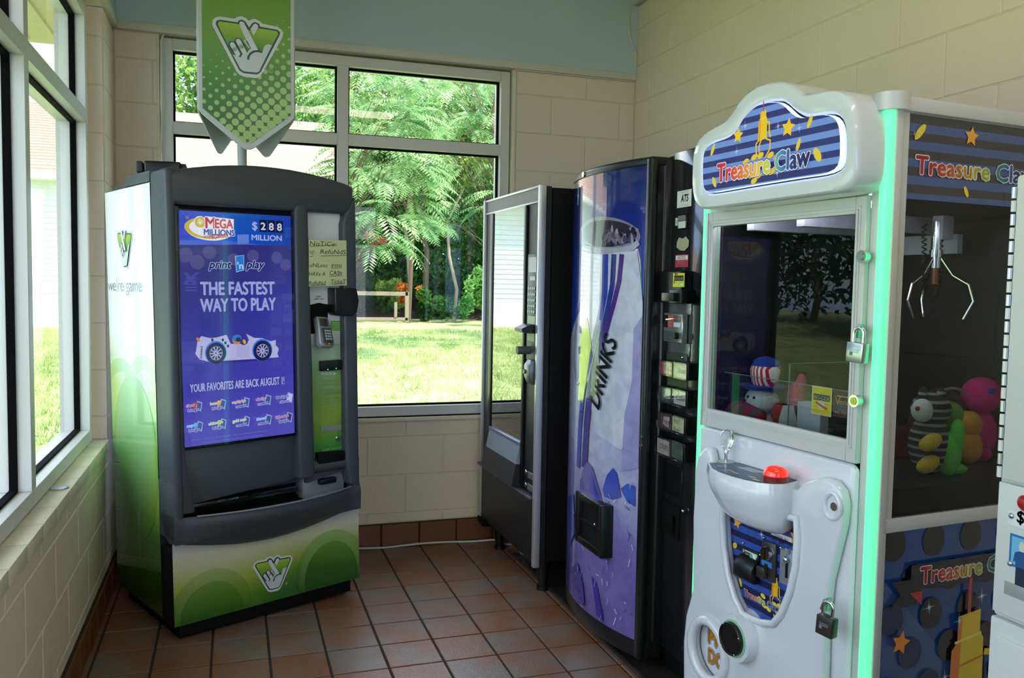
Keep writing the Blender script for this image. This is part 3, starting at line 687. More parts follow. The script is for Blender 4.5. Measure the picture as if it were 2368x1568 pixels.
ringc(P, .40, .80, .20, .26, tintg((.74, .9, .72))); ringc(P, .12, .84, .19, .25, tintg((.78, .92, .76))); P.ell(.26, .66, .26, .34, tintg((.72, .86, .70)), 0, 40)
P2 = Print(); logo(P2, 0, 0, .19, '2c5b45')
kx = .19
for (pts, L_) in P2.f: P.f.append(([(.300-(p[0])*1.0, 1.508+p[1]*1.02, p[2], p[3], p[4]) for p in pts][::-1], P.L+L_))
P.L += P2.L+1
# text: x runs towards the front (decreasing depth), so mirror it
P3 = Print(); P3.text("we're game", 0, 0, .052, '6d7276', w=.41, off=-.012, align='c')
for (pts, L_) in P3.f: P.f.append(([(.300-p[0], 1.338+p[1], p[2], p[3], p[4]) for p in pts][::-1], P.L+L_))
P.build('side_panel', INKG, L, lambda v, z, o: (-.002-o, v, z))
# bezel ------------------------------------------------
YF_ = -.155
def arch(u): return 1.782+.052*(1-((u-.40)/.40)**2)
def low(u): return .392-.062*math.sin(PI*max(0, min(1, (u+.02)/.80)))
top = [(u, arch(u)) for u in np.linspace(.0, .80, 17)]
mb = MB()
mb.prism([(-.002, 1.64)]+[(u, z) for u, z in top]+[(.80, 1.64)], -.03, .0, .006)
mb.prism([(.012, 1.662)]+[(u+.0, z-.004) for u, z in [(a, arch(a)) for a in np.linspace(.012, .79, 17)]]+[(.79, 1.662)], YF_, -.03, .016, 3)
mb.grid(lambda s, t: Vector((.04+.70*s, YF_+.012+.075*t, 1.672-.030*t)), 4, 3)                      # sloping underside
mb.prism([(-.002, .43), (-.002, 1.79), (.036, 1.80), (.036, .40)], YF_, .0, .014, 3)                         # left pillar
mb.prism([(.03, .50), (.03, 1.66), (.052, 1.655), (.047, 1.2), (.050, .72), (.082, .50)], YF_+.008, -.03, .008)
mb.prism([(.512, .56), (.512, 1.668), (.522, 1.69), (.566, 1.69), (.572, 1.66), (.580, 1.0), (.583, .56)], YF_-.004, -.04, .010, 3)   # middle bar
mb.prism([(.735, .60), (.735, 1.62), (.75, 1.67), (.80, 1.74), (.80, .48), (.752, .50)], YF_-.002, .0, .012, 3)    # right pillar
mb.prism([(.04, .52), (.04, .745), (.522, .745), (.545, .555)], YF_+.045, -.03, .006)                        # apron below the screen
mb.cyl((.55, YF_+.035, .598), (.765, YF_+.035, .598), .030, n=24)                                             # rounded shelf below the slot column
mb.prism([(.56, .53), (.56, .60), (.76, .60), (.76, .56)], YF_+.03, -.04, .004)
mb.box(.0, .80, -.034, -.0, .52, 1.70)
chk = [(0, .62), (0, .52), (-.012, .46), (-.045, .405), (-.09, .382), (-.145, .392), (YF_+.001, .41), (YF_+.001, .62)]
for a_, b_ in ((-.003, .03), (.775, .8)): mb.prism(chk, a_, b_, .004, 2, axis='x')
mb.build('front_bezel', CHAR, L)
def lip(s, t):
    u = -.004+.808*s; e = math.sin(PI*max(0, min(1, (u-.045)/.705)))**.8
    zt = .490-.004*s; zb = low(u); b = .075*e
    prof = [(.07, zt-.03), (.014-b*.95, zt-.008), (.004-b, zt), (-.002-b, zt-.006), (-.004-b, zt-.03), (-.002-b*.78, zt-.06), (-b*.36, zt-.10), (.004-b*.08, zb+.02), (.016, zb+.004), (.07, zb)]
    k = t*(len(prof)-1); i = min(int(k), len(prof)-2); f = k-i
    a = prof[i][0]+(prof[i+1][0]-prof[i][0])*f; z = prof[i][1]+(prof[i+1][1]-prof[i][1])*f
    return Vector((u, YF_+(a if i or True else 0), z))
MB().grid(lip, 30, 18).prism([(-.003, .40), (-.003, .50), (.02, .50), (.02, .385)], YF_, -.0, .006).prism([(.79, .40), (.79, .50), (.803, .50), (.803, .40)], YF_, 0, .004).build('tray_lip', CHAR, L)
MB().tube([(.075+.68*k/20, YF_-.004-.075*math.sin(PI*max(0, min(1, (.03+.68*k/20)/.705)))**.8, .4925) for k in range(21)], .0035, 6).build('lip_edge', SILV, L)
MB().box(.04, .765, -.14, -.005, .455, .46).box(.04, .765, -.02, -.005, .46, .53).build('ticket_tray', BLKM, L)
MB().box(.05, .53, YF_+.05, YF_+.06, .500, .522, .002).build('clear_flap', glassmat('clear flap', (.8, .85, .88), 1.5, .7, base=.05), L)
MB().box(.558, .755, -.10, -.03, .468, .555, .004).prism([(.56, .46), (.56, .475), (.755, .475), (.755, .46)], YF_+.01, -.05).build('receipt_bay', SILV, L)
MB().box(.625, .705, -.125, -.09, .512, .536, .004).build('receipt_slot', BLK, L)
# screen
ZS0, ZS1, US0, US1 = .752, 1.642, .043, .508
SY = -.128
MB().box(US0-.012, US1+.012, SY+.004, -.03, ZS0-.012, ZS1+.02).build('screen_surround', BLKM, L)
P = Print(clip=[(US0, ZS0), (US1, ZS0), (US1, ZS1), (US0, ZS1)])
def S(px, py): return LT.V(px, py, SY)
def bgc(u, z):
    t = (z-ZS0)/(ZS1-ZS0); s = (u-US0)/(US1-US0)
    return ramp([(0, '4a46a8'), (.25, '3a34a0'), (.55, '30308c'), (.8, '2b2a74'), (1, '302a68')], t+.06*math.sin(5*s))
P.grad(US0, ZS0, US1, ZS1, bgc, 6, 20)
zt = S(414, 562)[1]
P.grad(US0, zt, US1, ZS1, lambda u, z: ramp([(0, '2a3fb4'), (.35, '2a50b8'), (.5, '0d4cae'), (1, '10359a')], (u-US0)/(US1-US0)), 8, 2)
P.poly([S(414, 556), S(520, 556), S(600, 566), S(414, 566)][::-1], '3f58c0')
for x, y, r_ in ((430, 588, .026), (428, 594, .022), (484, 584, .026), (456, 606, .028), (540, 600, .024), (585, 592, .025), (640, 596, .024), (660, 612, .024)): P.ell(*S(x, y), r_, c=lambda u, z: tuple(min(1, k+.035) for k in bgc(u, z)))
for k in range(5):
    for (x, y, ww, hh) in ((428, 642+7*k, 26, 3),): P.poly([S(x, y), S(x+ww, y), S(x+ww, y+hh), S(x, y+hh)][::-1], '44449a'); 
P.poly([S(422, 630), S(432, 630), S(456, 658), S(446, 658)][::-1], '3c4098'); P.poly([S(452, 630), S(462, 630), S(430, 658), S(420, 658)][::-1], '3c4098')
P.poly([S(548, 543), S(575, 542), S(575, 563), S(549, 565)][::-1], '5a76c8')
# lottery badge
P.ell(*S(484, 530), .093, .043, 'd8d8e0', -.05, 36); P.ell(*S(478, 528), .086, .040, 'b9a53a', -.05, 36); P.ell(*S(484, 528), .078, .034, 'd4d6e4', -.05, 36)
for k in range(4): P.line([S(455+3*k+18*(1-math.cos(a)), 520+3*k-16*math.cos(a)+10) for a in np.linspace(.6, 2.9, 9)], .0016, '8f8a60')
P.poly([S(474, 500), S(540, 507), S(540, 534), S(470, 532)][::-1], 'd8d8e0')
P.text('MEGA', *S(474, 530), .040, 'b03a48', w=.118, off=.03, out='d8d8e8', outw=.04) if False else None
P.ell(*S(462, 514), .0235, c='d8d8e0'); P.ell(*S(462, 514), .0205, c='b8a838'); P.ell(*S(462, 513), .012, c='cfc470'); P.text('V', *S(462, 519), .014, 'e4e4ec', align='c', off=.03, out='6d6a38', outw=.05)
P.text('M', *S(475, 527), .040, 'b23444', w=.036, off=.03, out='d0d0de', outw=.06); P.text('EGA', *S(497, 527), .034, 'b84a50', w=.070, off=.03, out='d0d0de', outw=.06)
P.text('MILLIONS', *S(471, 543), .022, '2c4a9a', w=.120, off=.035, out='d0d0de', outw=.06)
P.text('with', *S(470, 550), .010, 'a03848', w=.020, rot=.06, off=.02); P.text('MEGAPLIER', *S(483, 552), .0135, 'a83444', w=.076, rot=.10, off=.03, shear=.2)
P.star(*S(432, 503), .010, '6e6890')
for k, dgt in enumerate('288'):
    a, b = 599+18.8*k, 616+18.8*k; P.poly([S(a, 508+.06*k*18), S(b, 509+.06*k*18), S(b, 537+.06*k*18), S(a, 536+.06*k*18)][::-1], '0c1030')
    P.text(dgt, *S((a+b)/2, 531.5+k), .028, 'b8bcd8', align='c', off=.03, w=.019)
P.text('$', *S(588, 531), .030, '8f9cd0', align='c', off=.03, w=.020); P.text('MILLION', *S(581, 555), .021, '98a4d6', w=.127, off=.03)
# print 'n play
P.text('print', *S(482, 620), .030, '0e2450', w=.088, off=.03, shear=.25, out='a0a8d8', outw=.05); P.text('play', *S(568, 620), .030, '0e2450', w=.076, off=.03, shear=.25, out='a0a8d8', outw=.05)
P.poly([S(542, 592), S(563, 590), S(563, 625), S(545, 630)][::-1], 'a8b0c8'); P.poly([S(544, 593), S(562, 591), S(562, 624), S(546, 628)][::-1], '1c74c4'); P.text("'n", *S(548, 622), .026, 'a8c0e8', w=.022, off=.03)
P.text('THE FASTEST', *S(463, 682), .049, '9298cc', w=.300, off=.028); P.text('WAY TO PLAY', *S(463, 721), .049, '9298cc', w=.305, off=.028)
# race car
P.poly([S(440, 842), S(560, 836), S(655, 828), S(560, 834)][::-1], '201c60')
P.poly([S(452, 810), S(455, 790), S(464, 777), S(486, 782), S(500, 780), S(522, 774), S(527, 784), S(532, 795), S(568, 795), S(574, 786), S(568, 772), S(586, 781), S(606, 782), S(624, 789), S(636, 786), S(636, 798), S(643, 806), S(640, 818), S(643, 826), S(600, 829), S(480, 836), S(460, 831), S(450, 818)][::-1], 'a4a6d0')
for i in range(7):
    for j in range(4):
        if (i*3+j*5) % 4 == 0: P.poly([S(487+6*i, 783+7*j), S(492+6*i, 783+7*j), S(492+6*i, 789+7*j), S(487+6*i, 789+7*j)][::-1], '23244e')
for k in range(9): P.line([S(546+3.4*k, 798), S(546+3.4*k, 826)], .0012, '6a6aa0')
P.ell(*S(546, 786), .019, .017, 'b87838'); P.ell(*S(546, 782), .019, .014, '2f70b8'); P.ell(*S(549, 785), .010, .009, '243050'); P.ell(*S(562, 790), .016, .013, '3a2f70'); P.ell(*S(563, 790), .006, .010, 'b8a040', .4)
P.text('crossword', *S(465, 829), .011, '22264e', w=.046, rot=PI/2-.1, off=.02); P.text('diamond dust', *S(459, 828), .010, '22264e', w=.05, rot=PI/2-.1, off=.02) if False else None
P.ell(*S(456, 785), .005, .010, 'c07830', .6)
for x, y in ((497, 815), (604, 809)):
    c = S(x, y); P.ell(*c, .0425, .0445, '2a74cc', 0, 30); P.ell(c[0]+.001, c[1]-.003, .039, .041, '181a48', 0, 30); P.ell(c[0]+.001, c[1]-.003, .0255, .027, 'a0a2c8', 0, 26); P.ell(c[0]+.001, c[1]-.003, .0235, .025, '1c1e50', 0, 26)
    for k in range(10):
        a = 2*PI*k/10; P.line([(c[0]+.003*math.cos(a), c[1]-.003+.003*math.sin(a)), (c[0]+.024*math.cos(a), c[1]-.003+.0255*math.sin(a))], .0045, 'a0a2c8')
P.text('YOUR FAVORITES ARE BACK AUGUST 1!', *S(437, 907), .031, '9c9ed6', w=.385, off=.022, out='23226a', outw=.03)
ic = [("classic", "bingo", 445, 939, 'b04038', 0), ("bonus", "bingo", 500, 934, 'c4a040', 0), ("royalty hat", "crossword", 554, 930, 'c08a50', 0), ("daily", "crossword", 604, 924, 'b04050', 0), ("blackjack", "classic", 654, 919, '2c3a80', 1),
      ("super", "bingo", 446, 985, '4aa0e0', 0), ("ultimate", "bingo", 500, 979, '9cc060', 0), ("gold rush", "crossword", 554, 973, 'b0c060', 0), ("diamond", "crossword", 604, 969, '60a8e8', 0), ("high stakes", "blackjack", 652, 964, 'b03040', 2)]
for a, b, x, y, c, k in ic:
    c1, c2 = S(x, y), S(x, y+11); w_ = .040 if len(a) < 8 else .055
    P.poly([S(x+8, y-13), S(x+20, y-9), S(x+17, y+12), S(x+4, y+6)][::-1], '8f9ac8'); P.poly([S(x+10, y-10), S(x+18, y-7), S(x+15, y+9), S(x+6, y+4)][::-1], ['33508c', 'b0b4dc', '34307c'][k])
    P.text(a, c1[0]-.008, c1[1], .0105, c, w=w_, align='c', rot=.06, off=.03, out='a8b4e4', outw=.09); P.text(b, c2[0], c2[1], .0105, '26387c', w=.042, align='c', rot=.06, off=.03, out='a8b4e4', outw=.09)
    if b == 'bingo': P.text('7', *S(x+4, y+6), .024, c, align='c', off=.04, shear=.2)
for y, a, b in ((1018, 436, 640), (1024, 458, 620)): P.text('see back of ticket for rules and prizes odds of winning vary by game play', *S(a, y), .0035, '7c80c4', w=.31 if a < 450 else .26)
P.build('screen', SCREEN, L, lambda u, z, o: (u, SY-o*.35, z), label='lit blue screen with lottery advertising')
# cover glass gives the reflections
me = bpy.data.meshes.new('cover_glass'); me.from_pydata([(US0-.004, SY-.02, ZS0-.004), (US1+.004, SY-.02, ZS0-.004), (US1+.004, SY-.02, ZS1+.004), (US0-.004, SY-.02, ZS1+.004)], [], [(0, 1, 2, 3)]); me.materials.append(SCRGL)
o = bpy.data.objects.new('cover_glass', me); COL.objects.link(o); o.parent = L
# slot column
CYv = -.118
def K(px, py): return LT.V(px, py, CYv)
U0, U1, Z0, Z1 = .580, .742, .610, 1.662
P = Print(clip=[(U0, Z0), (U1, Z0), (U1, Z1), (U0, Z1)])
zs = K(750, 798)[1]
P.grad(U0, zs, U1, Z1, lambda u, z: ramp([(0, 'b9c9b6'), (.12, 'dfe3e0'), (1, 'e4e5ea')], (z-zs)/(Z1-zs)), 2, 10)
P.grad(U0, Z0, U1, zs, lambda u, z: ramp([(0, '2f7a36'), (.22, '3d8a2e'), (.45, '8aa53c'), (.6, '7fa03c'), (.8, '7cae66'), (1, 'a6bfa2')], (z-Z0)/(zs-Z0)+.10*math.sin(20*(u-U0))), 6, 20)
P.line([(U0, zs), (U1, zs)], .0015, '5f6a60')
P.text('INSERT', *K(737, 687), .0055, '2a2c2e', align='c', off=.02); P.text('DEBIT CARD', *K(738, 693), .0055, '2a2c2e', align='c', off=.02)
g = [K(764, 742), K(793, 742), K(793, 765), K(764, 765)]; P.poly(g[::-1], '5fae2e')
for k in range(5): P.line([K(768, 746+4*k), K(789-3*(k % 2), 746+4*k)], .0016, 'dcecc8')
for k in range(4): P.poly([K(742+9*k, 860), K(749+9*k, 860), K(749+9*k, 867), K(742+9*k, 867)][::-1], 'b8d0b4')
for t, y, h_, w_ in (('INSERT $1, $5, $10,', 882, .0075, .085), ('$20, $50, or $100 BILLS', 890, .0075, .103), ('THIS MACHINE DOES', 903, .0085, .108), ('NOT GIVE CHANGE', 911, .0085, .095), ('Tickets cannot be cancelled', 922, .0075, .118), ('You must be 18 or older to play', 930, .0075, .130)): P.text(t, *K(765, y), h_, 'c8d0a8', w=w_, align='c', off=.02)
for k in range(3): P.text('see retailer for details of every game and prize', *K(765, 936+4*k), .003, 'c0ca9c', w=.10, align='c')
P.text('INSERT PLAYSLIP', *K(768, 1040), .009, 'c4d4b4', w=.092, align='c', off=.015)
g = [K(742, 985), K(788, 981), K(788, 994), K(742, 998)]; P.poly(g[::-1], '8c928a')
for k in range(3): P.line([K(745, 987+4*k), K(785, 984+4*k)], .001, '50564e')
MB().box(U0-.01, U1+.01, CYv+.001, -.04, Z0-.01, Z1+.01).build('column_backing', CHARD, L)
P.build('slot_column', INK, L, lambda u, z, o: (u, CYv-o*.5, z), label='white to green panel with card reader and bill slot')
# hood, recess, terminal
u0, z0 = K(757, 728); u1, z1 = K(806, 665)
MB().prism([(u0, z1), (u1, z1), (u1+.012, z1-.055), (u1+.002, z0+.008), (u1-.02, z0-.006), (u0+.01, z0-.002), (u0, z0+.01)], -.185, CYv, .006, 3).build('card_hood', BLK, L)
u0, z0 = K(718, 772); u1, z1 = K(757, 702)
MB().prism([(u0, z0), (u1, z0), (u1, z1-.004), ((u0+u1)/2, z1+.004), (u0, z1-.004)], CYv-.003, CYv+.0).build('recess', BLKM, L)
tb = bpy.data.objects.new('card_terminal', None); COL.objects.link(tb); tb.parent = L
c = K(739, 768); tb.location = (c[0], CYv-.032, c[1]); tb.rotation_euler = (-.35, .10, .12)
MB().prism([(-.032, .066), (.024, .066), (.036, .02), (.040, -.05), (.034, -.066), (-.024, -.066), (-.034, -.05), (-.030, .02)], -.014, .02, .006, 3).build('case', SILV, tb)
MB().box(-.022, .016, -.017, -.012, .022, .056, .003).build('display', mat('lcd', '3a4038', .2), tb)
MB().box(-.020, .028, -.020, -.012, -.052, .014, .004).build('keypad_plate', mat('dark keypad plate', '3a3f48', .35), tb)
for i in range(3):
    for j in range(4): MB().box(-.008+.011*i, -.0005+.011*i, -.024, -.018, -.003-.012*j, .005-.012*j, .0015, 1).build('key', mat('grey key', 'b4b6ba', .5) if not (i or j) else bpy.data.materials['grey key'], tb)
for i, c_ in enumerate(('a02028', 'c8a020', '207848')): MB().box(-.014+.013*i, -.004+.013*i, -.024, -.018, -.060, -.053, .0015, 1).build('key', mat('key colour', c_, .4), tb)
u0, z0 = K(737, 858); u1, z1 = K(784, 831)
MB().box(u0, u1, CYv-.022, CYv, z0, z1, .003).build('bill_slot', BLK, L)
for x, y in ((752, 853.5), (771, 851)): MB().ball((K(x, y)[0], CYv-.0225, K(x, y)[1]), .0022, 10).build('indicator', mat('green light', '10ff40', emit='20ff50', es=3), L)
c = K(778, 1012); MB().cyl((c[0], CYv-.012, c[1]), (c[0], CYv, c[1]), .011, n=24).cyl((c[0], CYv-.018, c[1]), (c[0], CYv-.01, c[1]), .007, n=20).build('lock', CHROME, L)
MB().prism([K(728, 1072), K(790, 1066), K(790, 1040), K(728, 1046)], CYv-.03, CYv, .003).build('playslip_slot', BLKM, L)
# taped paper note
nt_ = thing('paper_note', 'yellow handwritten notice about refunds taped on the lottery machine column', 'note', mat_=LT.M)
P = Print()
def Nn(px, py): return LT.V(px, py, YF_-.004)
a, b, c, d = Nn(714, 555), Nn(801, 556), Nn(802, 660), Nn(714, 663)
P.poly([d, c, b, a], 'cfd6a2')
for t, x0, y0, x1, hh in (('NoTiCe:', 716, 568, 779, .019), ('NO', 716, 588, 727, .016), ('RefuNdS', 741, 587, 800, .019), ('uNLess', 716, 618, 757, .017), ('you', 765, 617, 790, .017), ('HAVe A', 714, 638, 752, .017), ('CASh', 762, 636, 790, .018), ('RefuNd', 714, 659, 753, .016), ('TickeT', 765, 656, 800, .018)):
    p0, p1 = Nn(x0, y0), Nn(x1, y0); P.text(t, *p0, hh, '1c2420', w=p1[0]-p0[0], shear=.12, off=-.004)
for x0, y0, x1, y1 in ((716, 570, 779, 566), (716, 593, 724, 592), (741, 592, 800, 591), (766, 620, 790, 619), (761, 639, 790, 638), (714, 661, 753, 659), (767, 658, 798, 656)): P.line([Nn(x0, y0), Nn(x1, y1)], .0017, '1c2420')
P.build('sheet', INKP, nt_, lambda u, z, o: (u, YF_-.0040-o*.4-.02*(.5-abs((u-.66)/.2)) if False else YF_-.004-o*.4, z))
# lower green panel
PV = -.112; lwc = lambda u, z: ramp([(0, '236422'), (.25, '4f7d1a'), (.5, '9aa83a'), (.8, 'c8caa0'), (1, 'c9c6c4')], (z-.06)/.30+.18*math.sin(u*7+.4)*(1-(z-.06)/.3))
cl = [(.002, .062), (.818, .062), (.818, .385), (.40, .335), (.002, .352)]
pts_top = [(u, low(u)+.006 if u > .02 else .357) for u in np.linspace(.818, .002, 15)]
P = Print(clip=[(.002, .062), (.818, .062), (.818, .40), (.002, .40)])
for k in range(40):
    a, b = .002+.816*k/40, .002+.816*(k+1)/40
    for j in range(8):
        fa, fb = (low(a)+.02-.062), (low(b)+.02-.062)
        P._p([(a, .062+fa*j/8), (b, .062+fb*j/8), (b, .062+fb*(j+1)/8), (a, .062+fa*(j+1)/8)], lambda u, z: (lambda g_: tuple(g_[i]+((.03, .16, .05)[i]-g_[i])*max(0, min(1, (u-.42)/.3))*max(0, min(1, (.30-z)/.16))*.85 for i in range(3)))(lwc(u, z)))
tl = lambda f: (lambda u, z: tuple(a*b for a, b in zip(lwc(u, z), f)))
P.ell(.15, .10, .16, .155, tl((.72, .86, .66)), 0, 40); P.ell(.15, .075, .125, .13, tl((.42, .66, .40)), 0, 40)
P.ell(.68, .12, .17, .185, tl((.55, .8, .52)), 0, 40); P.ell(.68, .10, .13, .155, tl((.28, .62, .30)), 0, 40)
cx_, cz_ = LT.V(632, 1327, PV); logo(P, cx_, cz_, .175, '20402e', reg=True)
P.build('lower_panel', INKG, L, lambda u, z, o: (u, PV-o*.5, z), label='white and green panel with the crossed fingers badge')
# topper: pole and three boards round it
pc = LT.V(560, 360, .2); MB().cyl((pc[0], .2, 1.77), (pc[0], .2, 2.56), .0195, n=24).build('pole', mat('grey pole', 'b5b6b4', .4), L)
MB().cyl((pc[0], .2, 1.77), (pc[0], .2, 1.782), .05, n=28).build('pole_foot', CHAR, L)
SB = mat('pale grey board', 'c4c8c6', .45)
tp = bpy.data.objects.new('sign_topper', None); COL.objects.link(tp); tp.parent = L
tp.matrix_local = Matrix.Translation((pc[0]+.012, .2, 1.9)) @ Matrix.Rotation(.0181, 4, 'Y') @ Matrix.Rotation(math.radians(4.7-23.9), 4, 'Z') @ Matrix.Translation((0, 0, -1.9))
TW, TR_ = .190, .111
TZs, TZt, TZ1 = 2.075, 1.925, 2.93
for k in range(3):
    o = bpy.data.objects.new('sign_board', None)
    hw = TW+.002; rr = .02
    out_ = [(-hw, TZ1), (-hw, TZs), (-hw+.012, TZs-.018), (-.03, TZt+.010), (-.012, TZt), (.012, TZt), (.03, TZt+.010), (hw-.012, TZs-.018), (hw, TZs), (hw, TZ1)]
    b = MB().prism(out_, -TR_-.006, -TR_, .002, 1).build('sign_board', SB, tp)
    b.matrix_local = Matrix.Rotation(k*2*PI/3, 4, 'Z')
    if k == 0:
        hi = hw-.016
        clp = [(-hi, 2.93), (-hi, TZs+.004), (-.018, TZt+.030), (.018, TZt+.030), (hi, TZs+.004), (hi, 2.93)]
        P = Print(clip=clp)
        P.grad(-hi, TZt, hi, 2.93, lambda u, z: ramp([(0, '1c5a34'), (.12, '1f6a38'), (.30, '3f8438'), (.48, '6c9c3c'), (1, '7ba83c')], (z-TZt)/.95), 2, 30)
        sp = .0485; 
        for j in range(42):
            z = TZt+.012+j*sp/2; 
            for i in range(-9, 10):
                u = (i+(.5 if j % 2 else 0))*sp/1.0*1.0
                rad = max(0, min(.0215, .022-.043*(z-TZt)+.006*u/.2))
                if rad > .0012 and abs(u) < hi+.02: P.L = 5; P._p([(u+rad*.93*math.cos(t), z+rad*.93*math.sin(t)) for t in [2*PI*q/14 for q in range(14)]], 'a4c478')
        P.L = 8; logo(P, .004, 2.342, .282, '1f4a38', reg=True)
        p_ = P.build('printed_face', INK, tp, lambda u, z, o: (u, -TR_-.0065-o*.5, z))
        p_.parent = tp
# modem on top
c0 = LT.Z(333, 400, 1.80); c1 = LT.Z(398, 400, 1.80); cl_ = LT.Z(308, 400, 1.80)
md = thing('modem', 'black network box lying on top of the lottery machine', 'box', mat_=LT.M @ Matrix.Translation((c0[0], c0[1], 1.797)) @ Matrix.Rotation(-.42, 4, 'Z'))
wd = math.hypot(c1[0]-c0[0], c1[1]-c0[1])
MB().box(0, .135, 0, .10, .006, .052, .008, 3).box(.125, .155, .01, .09, .004, .046, .006).build('case', BLK, md)
MB().box(-.030, -.004, .005, .095, .006, .050, .006, 3).build('end_cap', CHARD, md)
for x, y in ((.015, .015), (.015, .085), (.12, .015), (.12, .085)): MB().cyl((x, y, 0), (x, y, .008), .006, n=12).build('foot', BLKM, md)
# ------------------------------------------------------------------ snack machine
SN = Frame(Vector((.7301, .5061, 0)), -1.5545)
S_ = thing('snack_machine', 'black glass fronted snack vending machine with aluminium edges on short legs', 'vending machine', mat_=SN.M)
TEXB = mat('textured black panel', '131316', .42, bump=.25, bscale=220); DGR = mat('dark grey panel', '46484e', .4, bump=.2, bscale=160)
MB().box(.0, .80, .05, .83, .155, 1.815, .004).build('cabinet', BLKM, S_)
mb = MB(); mb.box(0, .80, .0, .045, .148, .665).box(0, .15, 0, .045, .665, 1.75).box(.605, .80, 0, .045, .665, 1.75).box(0, .80, 0, .045, 1.75, 1.82)
mb.build('door', TEXB, S_)
MB().box(.15, .605, .30, .31, .66, 1.76).box(.15, .16, .02, .31, .66, 1.76).box(.595, .605, .02, .31, .66, 1.76).build('display_well', BLKM, S_)
for z in (.85, 1.03, 1.21, 1.39, 1.57): MB().box(.16, .595, .07, .30, z, z+.012).build('shelf', DGR, S_)
ALB = mat('bright aluminium edge', 'c6c8cc', .3, metal=.6)
MB().box(-.016, .003, -.014, .03, .148, 1.824, .003).build('edge_trim', ALB, S_)
MB().box(.785, .812, -.014, .016, .135, 1.824, .003).build('edge_trim', ALB, S_)
MB().box(0, .785, -.010, .006, 1.814, 1.824, .002).box(0, .785, -.008, .006, 1.750, 1.758, .002).build('top_trim', ALB, S_)
MB().box(.003, .785, -.004, 0, 1.758, 1.814).build('header_panel', DGR, S_)
MB().box(.10, .145, -.012, 0, .66, 1.748, .004).box(.604, .632, -.012, 0, .47, 1.748, .004).build('window_jamb', BLK, S_)
MB().box(.085, .09, -.006, 0, .66, 1.75).build('bead', SILV, S_)  # silver strip stands in for the vertical highlight on the dark frame
SGL = glassmat('snack window glass', (.6, .62, .62), 1.5, .8, base=.22, refl=1.9)
me = bpy.data.meshes.new('window_glass'); me.from_pydata([(.145, -.006, .665), (.605, -.006, .665), (.605, -.006, 1.75), (.145, -.006, 1.75)], [], [(0, 1, 2, 3)]); me.materials.append(SGL)
o = bpy.data.objects.new('window_glass', me); COL.objects.link(o); o.parent = S_
def kp(px, py, y=-.004): return SN.V(px, py, y)
MB().box(.14, .604, -.018, 0, .648, .664, .004).build('sill_trim', mat('violet grey trim', '7c7f98', .3, metal=.4), S_)
MB().prism([(-.004, .648), (-.004, .56), (-.030, .56), (-.012, .648)], .14, .604, axis='x').build('push_panel', mat('blue grey panel', '7f878d', .45, bump=.1), S_)
MB().prism([(-.004, .56), (-.004, .455), (-.05, .455), (-.030, .56)], .13, .604, axis='x').build('delivery_flap', mat('smoked flap', '22262a', .4), S_)
MB().box(-.012, .785, -.030, .0, .436, .450, .004).build('kick_trim', mat('purple grey trim', '5d5a68', .35, metal=.3), S_)
MB().box(.004, .785, -.006, 0, .150, .436).build('kick_panel', TEXB, S_)
MB().prism([(-.02, .13), (-.02, .155), (.10, .155), (.08, .12)], -.02, .03).build('corner_bracket', BLKM, S_)
MB().box(-.022, -.002, -.008, .02, 1.822, 1.834).build('top_hinge', BLK, S_)
# keypad column
a, b = kp(1227, 833), kp(1249, 586); KX0, KX1 = .655, .778
MB().box(KX0, KX1, -.008, -.0, a[1], b[1], .003).build('keypad_panel', DGR, S_)
a, b = kp(1231, 630), kp(1247, 594); MB().box(KX0+.02, KX1-.008, -.010, -.007, a[1], b[1]).build('display', mat('display grey', '5b5d60', .15), S_)
a, b = kp(1232, 649), kp(1243, 639); MB().box(.69, .755, -.0095, -.007, a[1], b[1]).build('maker_plate', mat('pale plate', 'b9bcbe', .4), S_)
for y in (667, 681, 694.5, 708, 721):
    z = kp(1236, y)[1]
    for i in range(4): MB().cyl((.683+.024*i, -.013, z), (.683+.024*i, -.007, z), .009, .0085, 16).build('key', SILV, S_)
a, b = kp(1232, 752), kp(1232, 731); MB().box(.672, .765, -.0105, -.007, a[1], b[1]).build('bill_label', mat('pale green label', 'b7c3ac', .5), S_)
z = kp(1232, 759)[1]; MB().prism([(-.008, z-.022), (-.008, z+.018), (-.03, z+.018), (-.07, z), (-.07, z-.014), (-.05, z-.020)], .670, .765, axis='x').build('bill_mouth', BLK, S_)
a, b = kp(1232, 789), kp(1232, 767); MB().box(.676, .760, -.0105, -.007, a[1], b[1]).build('bill_label', mat('green label', '8fa868', .5), S_)
z = kp(1237, 812)[1]; MB().cyl((.70, -.068, z), (.70, -.008, z), .018, n=24).build('coin_knob', mat('grey knob', '4b4d50', .5), S_)
z = kp(1232, 860)[1]; MB().prism([(-.004, z-.055), (-.004, z+.055), (-.018, z+.055), (-.034, z+.03), (-.034, z-.02), (-.018, z-.055)], .70, .775, axis='x', bev=.003).cyl((.715, -.040, z), (.715, -.034, z), .010, n=16).build('lock_handle', mat('gunmetal handle', '6d7074', .3, metal=.7), S_)
for y in (1092, 1122): c = kp(1221, y); MB().ball((.69, -.010, c[1]), (.011, .006, .011), 14).build('rivet', CHROME, S_)
for y in (1098, 1126): c = kp(1229, y); MB().box(.715, .775, -.014, -.006, c[1]-.018, c[1]+.012, .003).build('latch_plate', STEEL, S_)
for x, y in ((.09, .07), (.72, .07), (.09, .76), (.72, .76)): MB().cyl((x, y, .018), (x, y, .158), .022, .038, 4+16).cyl((x, y, 0), (x, y, .018), .028, n=16).build('leg', BLK, S_)
